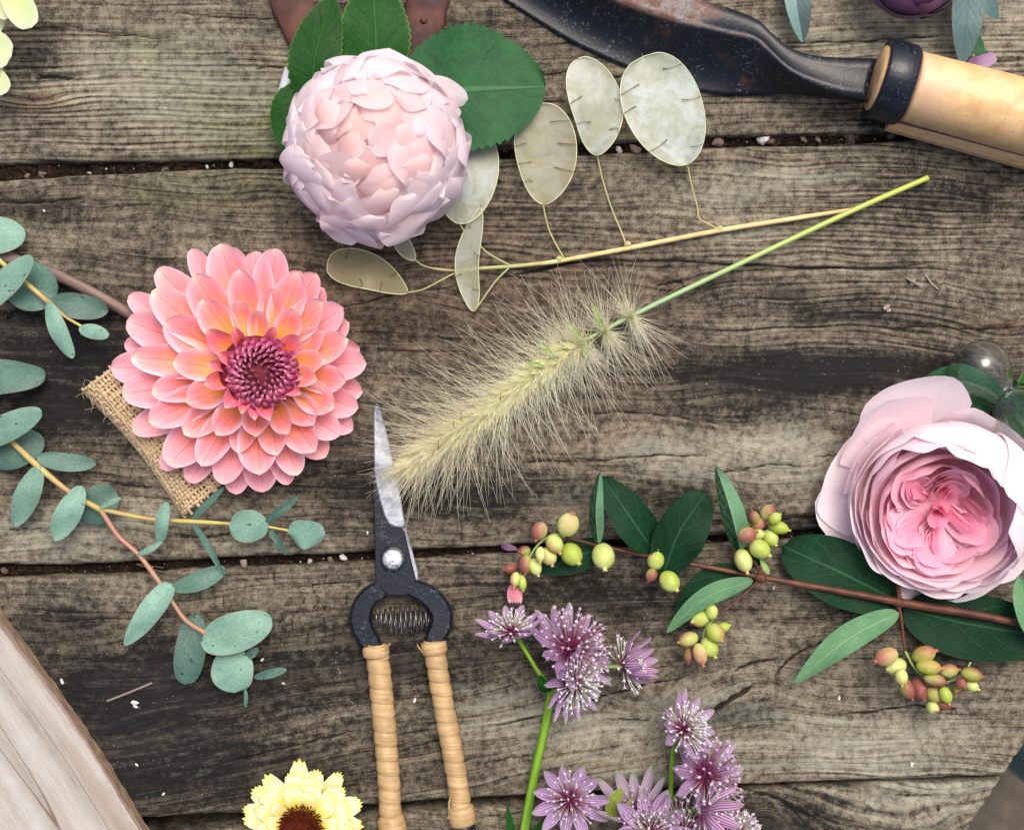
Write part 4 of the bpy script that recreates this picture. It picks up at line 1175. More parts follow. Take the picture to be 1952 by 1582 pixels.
def honesty():
    t = thing('honesty_stem', 'dried honesty stem with papery translucent silver seed pods', 'honesty', P(1100, 480, 2))
    stem(t, [(1642, 397, 2.2), (1520, 416, 2.2), (1370, 440, 2.2), (1205, 472, 2.2), (1070, 497, 2.2), (1030, 503, 2.2)], [3.4, 4.6, 4.8, 5, 4.6, 4.0], 'drystem', 60)
    stem(t, [(1036, 502, 2.2), (975, 508, 2.4), (915, 512, 3), (870, 516, 3), (822, 511, 3)], [3.8, 3.8, 3.4, 2.4, 1.5], 'greendry', 40)
    br = [[(1310, 312, 6), (1318, 352, 4), (1330, 398, 3), (1333, 417, 3), (1352, 428, 2.8), (1370, 438, 2.4)],
          [(1138, 294, 5), (1148, 340, 3), (1166, 398, 2.5), (1186, 446, 2.4), (1196, 472, 2.4)],
          [(1035, 388, 5), (1042, 424, 4), (1048, 442, 3.5), (1062, 470, 3), (1076, 494, 2.6)],
          [(905, 592, 3), (922, 568, 3.4), (945, 536, 3), (972, 509, 2.4)],
          [(912, 466, 7), (932, 484, 5), (972, 506, 2.8)],
          [(777, 558, 3.5), (806, 552, 4), (838, 536, 4), (866, 521, 3.2)],
          [(789, 494, 5), (806, 506, 4), (836, 514, 3.2), (870, 516, 3)],
          [(874, 424, 10), (884, 440, 9), (896, 470, 6)]]
    for b in br:
        stem(t, b, [1.6, 1.5, 1.9], 'greendry', 30, 6)
    pods = [  # base, middle, tip, half widths, shape, roll, duskiness
        ([(1311, 314, 7), (1268, 212, 9), (1226, 109, 10)], 74, 72, prof(.55, .42), 0.0, .05, [(.2, 1, .55), (.33, -1, .7), (.5, 1, .5), (.62, -1, .35), (.72, -1, .6), (.78, 1, .6)]),
        ([(1138, 297, 6), (1143, 205, 8), (1102, 112, 9)], 53, 44, prof(.6, .5), 0.0, .2, [(.3, 1, .5), (.34, -1, .6), (.52, 1, .3), (.62, -1, .5)]),
        ([(1035, 390, 6), (1042, 300, 8), (1026, 198, 10)], 58, 57, prof(.6, .45), 0.0, .62, [(.28, -1, .4), (.42, -1, .5), (.55, 1, .6), (.6, -1, .4), (.72, 1, .7), (.38, 1, .7)]),
        ([(874, 427, 10), (896, 340, 11), (912, 250, 9)], 56, 50, prof(.5, .45), 0.0, .12, [(.3, -1, .5), (.52, -1, .5), (.7, -1, .4)]),
        ([(903, 594, 2), (888, 500, 6), (916, 396, 12)], 20, 24, prof(.6, .7), 0.0, .4, [(.25, 1, .6), (.4, -1, .5), (.55, 1, .5), (.72, -1, .6)]),
        ([(778, 558, 3), (706, 520, 7), (624, 502, 5)], 34, 36, prof(.75, .42), 0.0, 1.0, [(.3, 1, .5), (.35, -1, .7), (.55, -1, .5), (.72, 1, .6)]),
        ([(790, 496, 5), (770, 470, 8), (748, 430, 12)], 15, 15, prof(.6, .6), 0.0, .7, [])]
    for p, wl, wr, sh, roll, tint, strands in pods:
        res = ribbon(PM(p), wl * S, wr * S, sh, nu=25, nv=13, cup=.10, ripple=.06, ripf=.8, tint=tint, roll=roll)
        o = one('seed_pod', res, M['pod'], t)
        V = res[0].reshape(25, 13, 3)
        ring = np.concatenate([V[:, 0], V[::-1, -1]])
        one('pod_rim', tube(ring, 1.0 * S, 120, 6), M['podrim'], o)
        tip = V[-1, 6]; d = nrm(V[-1, 6] - V[-3, 6])
        one('pod_tip', tube(np.array([tip, tip + d * 8 * S]), [1.2 * S, .5 * S], 4, 5), M['podseed'], o)
        for (u, sd, l) in strands:
            i = int(u * 24); a = V[i, 12 if sd < 0 else 0]; b_ = V[min(24, i + 1), 6]
            m = a + (b_ - a) * l
            e = a + (b_ - a) * l * .5 + RNG.normal(0, 3 * S, 3) * [1, 1, 0]
            up = np.array([0, 0, .0005])
            one('seed_strand', tube(np.array([a + up, e + up * 1.4, m + up]), [.5 * S, .6 * S, 1.0 * S], 8, 5), M['podseed'], o)
    for (x, y) in ((1196, 466), (1372, 436), (1066, 494)):
        one('node', lathe(P(x, y, .0022), (1, .2, 0), [(-.0014, .0004), (-.0006, .0012), (.0006, .0013), (.0014, .0005)], 8), M['greendry'], t)
honesty()

# ------------------------------------------------------------------ feathery grass plume
def grass_plume():
    t = thing('grass_plume', 'fluffy cream grass plume with long bristles on a lime green stalk', 'grass', P(1100, 660, 2))
    g = G('plume_stalk')
    vec, u, v, tt = g.attr('at')
    c = g.ramp(u, [(0, col(178, 188, 76)), (.35, col(160, 180, 94)), (.7, col(134, 168, 122)), (1.0, col(160, 180, 118))])
    g.set(Base_Color=c, Roughness=.45)
    stem(t, [(1769, 339, 5), (1625, 402, 5.2), (1400, 508, 5.5), (1205, 602, 7), (1110, 652, 9), (1040, 694, 10)], [5.2, 5.2, 5, 5, 4.5, 3], g.m, 60, name='stalk')
    ax = PM([(1205, 602, 8), (1150, 634, 9), (1050, 690, 10), (960, 760, 11), (870, 826, 10), (800, 872, 8), (762, 898, 6)])
    stem(t, [(1110, 652, 9), (1050, 690, 10), (960, 760, 11), (870, 826, 10), (790, 880, 8)], [4, 3.5, 3, 2.4, 1.5], 'palegreen', 40, name='axis')
    gb = G('plume_bristle')
    vec, u, v, tt = gb.attr('at')
    c = gb.mix(tt, col(254, 253, 238), col(250, 244, 220))
    c = gb.mix(gb.step(u, 0.0, .35, 1, 0), c, col(250, 251, 210))
    gb.set(Base_Color=c, Roughness=.5)
    gb.translucent(c, .65)
    gs = simple_mat('plume_floret', col(250, 250, 220), col(244, 244, 190), 600, .6, .2, trans=.55)
    r = np.random.default_rng(4)
    def bristles(n, lmin, lmax, rad, spread, s0, s1, name, seg=6, fwd=.9, pw=1.0):
        s = s0 + (s1 - s0) * r.random(n)**pw
        C = spline(ax, 200, np.linspace(0, 1, 200)); i = np.clip((s * 199).astype(int), 0, 198)
        B = C[i]; T = nrm(C[i + 1] - C[i])
        a = r.uniform(0, 6.283, n)
        e1 = nrm(np.cross([0, 0, 1.0], T)); e2 = np.cross(T, e1)
        rd = e1 * np.cos(a)[:, None] + e2 * np.sin(a)[:, None]
        f = fwd * (0.1 + 1.25 * s**1.3)[:, None] + r.normal(0, .28, (n, 1))
        D = nrm(rd + T * f + r.normal(0, spread, (n, 3)))
        L = r.uniform(lmin, lmax, n) * S * (1 - .25 * (s > .8))
        bend = nrm(np.cross(D, r.normal(0, 1, (n, 3)))) * r.normal(0, .16, (n, 1)) + np.array([0, 0, -.10])
        k = np.linspace(0, 1, seg)
        X = B[:, None, :] + D[:, None, :] * (k[None, :, None] * L[:, None, None]) + bend[:, None, :] * (L[:, None, None] * (k**2)[None, :, None])
        X[..., 2] = np.where(X[..., 2] < .0006, .0006 + np.abs(X[..., 2] - .0006) * .25, X[..., 2])
        tg = nrm(np.gradient(X, axis=1))
        p1 = nrm(np.cross(tg, [.3, .2, 1.0])); p2 = np.cross(tg, p1)
        rr = (rad * S * (1 - .7 * k))[None, :, None, None]
        an = np.array([0, 2.094, 4.189])
        V = X[:, :, None, :] + rr * (np.cos(an)[None, None, :, None] * p1[:, :, None, :] + np.sin(an)[None, None, :, None] * p2[:, :, None, :])
        q = quads(seg, 3, True)
        F = (q[None] + (np.arange(n) * seg * 3)[:, None, None]).reshape(-1, 4)
        A = np.zeros((n, seg, 3, 3)); A[..., 0] = k[None, :, None]; A[..., 2] = r.random(n)[:, None, None] * (.3 + .7 * (s > .6))[:, None, None]
        MB().add(V, F, A).build(name, gb.m, t)['kind'] = 'stuff'
    bristles(1000, 75, 195, .55, .12, .16, .93, 'long_bristle', 7, pw=.85)
    for k, (sa, sb) in enumerate(((.0, .02), (.105, .125), (.20, .24))):
        bristles((90, 130, 160)[k], 60, (165, 150, 150)[k], .5, .12, sa, sb, 'base_bristle', 7, fwd=(-1.2, -.2, .2)[k])
        bristles(220, 20, 70, .55, .2, sa, sb, 'base_bristle', 5, fwd=0)
    bristles(3200, 24, 84, .68, .3, .2, 1.0, 'short_bristle', 5, 1.1, pw=.85)
    bristles(520, 45, 120, .5, .10, .8, 1.0, 'tip_bristle', 6, 1.9)
    mb = MB()
    C = spline(ax, 200, np.linspace(0, 1, 200))
    for k in range(950):
        s = r.uniform(0.22, .98); i = int(s * 198); T = nrm(C[i + 1] - C[i])
        a = r.uniform(0, 6.28); e1 = nrm(np.cross([0, 0, 1.0], T)); e2 = np.cross(T, e1)
        rd = e1 * math.cos(a) + e2 * math.sin(a)
        d = nrm(rd + T * r.uniform(.5, 1.4)); l = r.uniform(20, 40) * S
        b = C[i] + rd * 2 * S
        addl(mb, ribbon([b, b + d * l * .5 + rd * l * .06, b + d * l], r.uniform(2.6, 4.4) * S, None, LANCE, nu=6, nv=3, up=np.cross(d, e1 + .01), cup=.5))
    mb.build('floret', gs, t)['kind'] = 'stuff'
    for p in ([(1150, 632, 12), (1140, 605, 15), (1126, 572, 16)], [(1150, 636, 12), (1146, 616, 14), (1138, 598, 15)], [(1060, 684, 14), (1040, 664, 16), (1022, 646, 16)], [(1112, 656, 14), (1117, 676, 15), (1121, 690, 14)], [(1038, 700, 16), (1020, 694, 17), (1000, 696, 17)], [(1110, 648, 14), (1096, 632, 16), (1080, 612, 17)]):
        lf(t, 'glume', p, 3.6, None, 'palegreen', LANCE, nu=9, nv=5, cup=.6)
    for (x, y) in ((918, 716), (956, 748), (878, 783), (952, 793), (836, 840), (866, 800), (890, 842), (918, 870)):
        stem(t, [(x, y, 22), (x + r.uniform(-4, 4), y + 8, 23), (x + r.uniform(-8, 4), y + 17, 21)], .8, 'anther', 10, 5, name='anther')
M['anther'] = simple_mat('brown_anther', col(150, 96, 40), col(120, 72, 30), 400, .6)
grass_plume()

# ------------------------------------------------------------------ forged hand tool
def hand_tool():
    t = thing('hand_tool', 'black forged hand tool with rusty worn edge and pale wooden handle', 'garden tool', P(1500, 140, 0))
    st = [  # top edge, ridge, belly (px, py, z mm), wear of the top band
        [(1075, -150, 10), (1010, -95, 13), (860, -95, 2), 1.0],
        [(1200, -62, 11), (1140, -20, 14), (945, -12, 1.4), 1.0],
        [(1262, -30, 11.5), (1205, 8, 14.5), (1010, 32, 1.2), 1.0],
        [(1330, -2, 12), (1290, 36, 15), (1092, 82, 1.2), 1.0],
        [(1396, 18, 13), (1362, 58, 16), (1196, 130, 1.2), 1.0],
        [(1436, 34, 14), (1428, 70, 17), (1300, 168, 1.3), .9],
        [(1452, 44, 14.5), (1450, 80, 17), (1370, 179, 1.8), .35],
        [(1476, 68, 14.5), (1473, 104, 17), (1432, 180, 2.5), .1],
        [(1508, 92, 14.5), (1506, 136, 17), (1497, 180, 4), .05],
        [(1546, 105, 14.5), (1546, 158, 17), (1545, 184, 6), .05],
        [(1596, 110, 15), (1602, 180, 17), (1603, 191, 9), .05],
        [(1672, 112, 15), (1652, 190, 16), (1653, 197, 11), .05]]
    nu, nb, na = 60, 5, 14
    u = np.linspace(0, 1, nu)
    T_ = spline(PM([s[0] for s in st]), nu, u); R_ = spline(PM([s[1] for s in st]), nu, u); B_ = spline(PM([s[2] for s in st]), nu, u)
    wv = np.interp(u, np.linspace(0, 1, len(st)), [s[3] for s in st])
    X = np.zeros((nu, nb + na, 3)); A = np.zeros_like(X)
    for j in range(nb):
        f = j / (nb - 1); X[:, j] = T_ * (1 - f) + R_ * f
        X[:, j, 2] -= .0012 * math.sin(f * 3.14)
        A[:, j, 2] = wv * (1.0 if f > .05 else .7)
    for j in range(na):
        f = (j + 1) / na; X[:, nb + j] = R_ * (1 - f) + B_ * f
        X[:, nb + j, 2] -= .0042 * math.sin(f * 3.14) * np.clip(np.linalg.norm(R_ - B_, axis=1) / .03, 0, 1)
        A[:, nb + j, 2] = np.clip(wv * (.75 - f * 4.5), 0, 1)
    ridge = np.exp(-((u - .63) / .2)**2)
    A[:, nb - 1, 2] = np.maximum(A[:, nb - 1, 2], .6 * ridge)
    A[..., 0] = u[:, None]; A[..., 1] = np.linspace(0, 1, nb + na)[None, :]
    o = MB().add(X, quads(nu, nb + na), A).build('blade', M['black'], t)
    solid(o, .0016, -1)
    # handle axis
    a0 = P(1718, 160, .0155); a1 = P(2300, 314, .0175)
    d = nrm(a1 - a0); n = nrm(np.cross([0, 0, 1.0], d)); 
    ferr = lathe(P(1697, 156, .0152) - d * 24 * S, d, [(0, 66 * S), (0, 72 * S), (4 * S, 74 * S), (30 * S, 75 * S), (52 * S, 74 * S), (57 * S, 71 * S), (57 * S, 62 * S), (6 * S, 60 * S)], 56)
    one('ferrule', ferr, M['black_clean'], t)
    g = G('beech_handle')
    vec, u_, v_, tt = g.attr('at')
    f1 = g.noise(g.comb(g.mul(u_, 22), g.mul(v_, 14), 3.0), 1.0, 4); fl = g.noise(g.comb(g.mul(u_, 95), g.mul(v_, 70), 9.0), 1.0, 2); m = g.noise(g.pos(), 55, 4)
    c = g.ramp(g.add(g.mul(f1, .6), g.mul(m, .4)), [(.3, col(184, 142, 98)), (.5, col(212, 174, 122)), (.7, col(228, 198, 146))])
    c = g.mix(g.mul(g.step(fl, .6, .7), .5), c, col(164, 116, 78))
    c = g.mix(g.mul(g.step(g.add(m, g.mul(g.sub(1.0, u_), .25)), .62, .9), .5), c, col(196, 160, 140))
    g.set(Base_Color=c, Roughness=.42); g.bump(g.add(f1, g.mul(fl, -.3)), .3, .0006)
    # plug of raw wood inside the ferrule
    one('handle_core', lathe(P(1697, 156, .0152) - d * 27 * S, d, [(0, 20 * S), (0, 59.5 * S), (70 * S, 59 * S)], 36), g.m, t)
    ln = np.linalg.norm(a1 - a0)
    pr = [(0, 40 * S), (0, 61 * S), (3 * S, 64 * S)] + [(x * S, (64 + 2.5 * min(1, x / 180)) * S) for x in np.linspace(12, 600, 14)]
    one('handle', lathe(a0 + d * 16 * S, d, pr, 64), g.m, t)
    gd = simple_mat('handle_cut_face', col(120, 98, 100), col(84, 66, 72), rough=.7, stretch=(60, 2), bumpk=.5)
    # lower cheek of the split handle, with the saw-cut groove above it
    mb = MB(); n2 = -n * np.sign(n[1]) if n[1] > 0 else n
    s0 = P(1692, 229, .003); V = []
    for x in (0, 600):
        k = 1 + x / 1500
        for (off, z) in ((0, .002), (0, .0095), (9, .0106), (16, .0098), (24, .006), (24, .002)):
            V.append(s0 + d * x * S + n2 * (off - 4) * S * k + np.array([0, 0, z - .003]))
    F = [[i, (i + 1) % 6, (i + 1) % 6 + 6, i + 6] for i in range(6)] + [list(range(6))[::-1], list(range(6, 12))]
    At = [[0 if i < 6 else 1, (i % 6) / 6, 0] for i in range(12)]
    mb.V.append(np.array(V)); mb.F += F; mb.A.append(np.array(At, float)); mb.n += 12
    mb.build('handle_cheek', g.m, t, smooth=False)
    mb = MB(); V = []
    for x in (2, 600):
        for (off, z) in ((-24, .003), (-24, .0118), (11, .0118), (11, .003)):
            V.append(s0 + d * x * S + n2 * off * S + np.array([0, 0, z - .003]))
    mb.V.append(np.array(V)); mb.F += [[0, 1, 5, 4], [1, 2, 6, 5], [2, 3, 7, 6], [3, 0, 4, 7], [3, 2, 1, 0], [4, 5, 6, 7]]; mb.A.append(np.array([[i // 4, i % 4 / 4, 0] for i in range(8)], float)); mb.n += 8
    mb.build('slot', gd, t, smooth=False)
hand_tool()

# ------------------------------------------------------------------ secateurs with cane wrapped grips
def extrude(poly, z0, z1, bevel=0.0, inset=None, tint=0.0):
    """solid from a photo pixel outline: z in mm, bevel px"""
    p = np.array(poly, float)
    if np.sum(p[:, 0] * np.roll(p[:, 1], -1) - np.roll(p[:, 0], -1) * p[:, 1]) > 0: p = p[::-1]
    n = len(p)
    e = nrm(np.roll(p, -1, 0) - p); e0 = np.roll(e, 1, 0)
    nn = np.stack([e[:, 1], -e[:, 0]], -1) + np.stack([e0[:, 1], -e0[:, 0]], -1)
    nn = nrm(nn)
    if np.dot(nn[0], p[0] - p.mean(0)) < 0: pass
    inner = p - nn * bevel
    # make sure the bevel goes inward
    ar = lambda q: abs(np.sum(q[:, 0] * np.roll(q[:, 1], -1) - np.roll(q[:, 0], -1) * q[:, 1]))
    if ar(inner) > ar(p): inner = p + nn * bevel
    V = [P(a, b, z0 * 1e-3) for a, b in p] + [P(a, b, (z1 - bevel * S * 1e3 * .8) * 1e-3) for a, b in p] + [P(a, b, z1 * 1e-3) for a, b in inner]
    F = []
    for k in range(2):
        for i in range(n):
            j = (i + 1) % n
            F.append([k * n + i, k * n + j, (k + 1) * n + j, (k + 1) * n + i][::-1])
    F.append(list(range(2 * n, 3 * n))[::-1]); F.append(list(range(n)))
    A = np.zeros((3 * n, 3)); 
    q = np.concatenate([p, p, inner]); A[:, 0] = (q[:, 0] - p[:, 0].min()) / 200; A[:, 1] = (q[:, 1] - p[:, 1].min()) / 200; A[:, 2] = tint
    return np.array(V), F, A

def secateurs():
    t = thing('secateurs', 'black steel garden snips with sprung handles wrapped in pale cane', 'secateurs', P(770, 1200, 0))
    # lower blade, a thin bright edge beside the upper one
    one('lower_blade', extrude([(722, 800), (742, 868), (760, 940), (776, 1010), (796, 1088), (798, 1112), (760, 1128), (730, 1112), (740, 1000)], 2.0, 4.2, 1.5), M['steel'], t, False)
    one('blade_body', extrude([(712, 900), (722, 945), (734, 985), (742, 1000), (752, 1005), (766, 1007), (771, 1012), (783, 1064), (794, 1108), (782, 1133), (759, 1136), (737, 1134), (716, 1111), (714, 1040)], 4.3, 7.0, 2.0), M['black_clean'], t, False)
    one('cutting_edge', extrude([(711, 778), (716, 770), (722, 771), (727, 784), (746, 858), (761, 928), (773, 1004), (767, 1006), (752, 1004), (741, 999), (732, 982), (722, 948), (713, 905)], 4.4, 7.35, 2.6), M['steel'], t, False)
    one('pivot', lathe(P(749, 1065, .0065), (0, 0, 1), [(0, 22 * S), (.0006, 22 * S), (.0007, 19.5 * S), (.0016, 19 * S), (.0021, 15 * S), (.0023, 7 * S), (.0023, .5 * S)], 28), M['bright'], t)
    one('pivot_washer', lathe(P(749, 1065, .0064), (0, 0, 1), [(0, 24.5 * S), (.0010, 24.5 * S), (.0012, 22 * S), (.0012, 18 * S)], 28), M['black_clean'], t)
    # faint stamped maker's strokes
    mk = MB()
    for a, b in (((724, 997), (733, 997)), ((729, 990), (729, 1004)), ((722, 1004), (736, 1004)), ((724, 1014), (735, 1014)), ((730, 1014), (726, 1024)), ((723, 1022), (736, 1022)), ((730, 1018), (730, 1030)), ((727, 1030), (731, 1029))):
        d = nrm(np.array([b[0] - a[0], b[1] - a[1]], float)); w = np.array([-d[1], d[0]]) * .8
        q = [np.array(a) + w, np.array(b) + w, np.array(b) - w, np.array(a) - w]
        mk.add([P(x, y, .00706) for x, y in q], [[3, 2, 1, 0]])
    mk.build('stamp', M['stamp'], t, smooth=False)
    # bows: flat topped forged loops
    def bow(pts, wid, name):
        n = 44
        C = spline(np.array([(a, b) for a, b, c in pts], float), n); z = spline(np.array([(c, 0) for a, b, c in pts], float), n)[:, 0]
        w = np.interp(np.linspace(0, 1, n), np.linspace(0, 1, len(wid)), wid)
        T = nrm(np.gradient(C, axis=0)); N = np.stack([-T[:, 1], T[:, 0]], -1)
        sec = [(-1.0, -2.6), (-1.12, 0), (-1.0, 1.8), (-.78, 2.7), (.78, 2.7), (1.0, 1.8), (1.12, 0), (1.0, -2.6)]
        X = np.zeros((n, 8, 3)); A = np.zeros_like(X)
        for i in range(n):
            for j, (a, b) in enumerate(sec):
                q = C[i] + N[i] * a * w[i] / 2
                X[i, j] = P(q[0], q[1], (z[i] + b) * 1e-3); A[i, j] = (i / n, j / 8, 0)
        F = quads(n, 8, True).tolist() + [list(range(8)), list(range((n - 1) * 8, n * 8))[::-1]]
        o = one(name, (X.reshape(-1, 3), F, A.reshape(-1, 3)), M['black_clean'], t, False)
        return o
    bow([(727, 1122, 5.6), (700, 1142, 5.6), (688, 1170, 5.6), (690, 1196, 5.6), (708, 1228, 5.8), (718, 1250, 5.8)], [34, 36, 39, 40, 36, 34], 'handle_bow')
    bow([(786, 1120, 5.0), (820, 1138, 5.4), (841, 1168, 5.6), (841, 1190, 5.6), (829, 1218, 5.8), (828, 1240, 5.8)], [32, 38, 40, 40, 36, 34], 'handle_bow')
    # conical coil spring
    n = 380; k = np.linspace(0, 1, n); a = k * 2 * math.pi * 11
    rad = (13 + 15 * np.sin(k * math.pi)**1.2) * S
    cx = 716 + 104 * k; cy = 1178 + 6 * np.sin(k * math.pi)
    pts = np.array([P(x, y, .0066) for x, y in zip(cx, cy)])
    pts[:, 1] += rad * np.cos(a) * 1.0; pts[:, 2] += rad * np.sin(a) * .85
    pts[:, 0] += .6 * S * np.sin(a)
    one('spring', tube(pts, 2.1 * S, n, 6), M['wire'], t)
    # grips
    def grip(path, n, r0, r1, name):
        C = PM(path); core = one(name, tube(C, r0 * S * .86, 40, 16), M['rattan'], t)
        for i in range(n):
            f0, f1 = i / n, (i + 1.02) / n
            u = np.linspace(f0, f1, 7); L = spline(C, 7, u)
            rr = r0 + (r1 - r0) * (f0 + f1) / 2
            rr *= 1 + RNG.uniform(-.03, .04)
            bulge = np.array([.93, .985, 1.01, 1.025, 1.04, 1.04, .95]) * rr * S
            ax = nrm(L[-1] - L[0]); tl = RNG.uniform(.14, .26)
            e1 = nrm(np.cross([0, 0, 1.0], ax)); e2 = np.cross(ax, e1)
            th = np.linspace(0, 2 * np.pi, 22, endpoint=False)
            X = L[:, None, :] + bulge[:, None, None] * (np.cos(th)[None, :, None] * e1 + np.sin(th)[None, :, None] * e2)
            X = X + ax * (np.cos(th) * tl * rr * S)[None, :, None]
            A = np.stack(np.broadcast_arrays(np.linspace(0, 1, 7)[:, None], (th / 6.28)[None, :], np.zeros((1, 1))), -1)
            MB().add(X, quads(7, 22, True), A).build('cane_wrap', M['rattan'], core)
        return core
    grip([(718, 1228, 5.8), (723, 1280, 5.6), (729, 1340, 5.4), (736, 1420, 5.2), (742, 1500, 5.0), (746, 1610, 5.0)], 14, 21.5, 21, 'grip')
    grip([(826, 1221, 5.8), (834, 1275, 5.6), (846, 1345, 5.4), (860, 1420, 5.2), (872, 1490, 5.0), (880, 1552, 5.0)], 13, 20.5, 19, 'grip')
    # wider binding loops and dark ferrules at the ends
    def band(c, d, l, r, mat, name, tilt=0.0):
        one(name, lathe(P(*c), d, [(0, r * .9 * S), (l * .1 * S, r * S), (l * .5 * S, r * 1.04 * S), (l * .9 * S, r * S), (l * S, r * .9 * S)], 26), M[mat], t)
    band((743, 1555, .0052), (.25, -1, 0), 40, 25.5, 'rattan', 'binding_loop')
    band((877, 1536, .0052), (.18, -1, 0), 36, 25, 'rattan', 'binding_loop')
    band((716, 1230, .006), (.06, -1, 0), 22, 24.5, 'rattan', 'binding_loop')
    band((826, 1222, .006), (.12, -1, 0), 24, 24, 'rattan', 'binding_loop')
    band((883, 1568, .0052), (.15, -1, 0), 80, 22, 'black_clean', 'end_cap')
    stem(t, [(862, 1512, 9), (856, 1530, 8), (857, 1552, 7), (853, 1560, 7)], 2.2, 'rattan', 14, 6, name='cane_end')
    stem(t, [(736, 1238, 10), (740, 1230, 10.5), (745, 1226, 10)], 1.2, 'rattan', 8, 5, name='cane_end')
    stem(t, [(806, 1244, 10), (800, 1236, 10.5), (795, 1228, 10)], 1.2, 'rattan', 8, 5, name='cane_end')
M['bright'] = simple_mat('bright_rivet', col(214, 214, 222), col(120, 116, 130), 700, .3, .5, metallic=.7, bumpk=.6, lo=.5, hi=.7)
M['wire'] = simple_mat('spring_wire', col(120, 116, 116), col(60, 60, 64), 500, .25, .6, metallic=.7)
M['stamp'] = simple_mat('stamped_mark', col(92, 76, 60), col(70, 62, 56), 900, .6, .3)
secateurs()

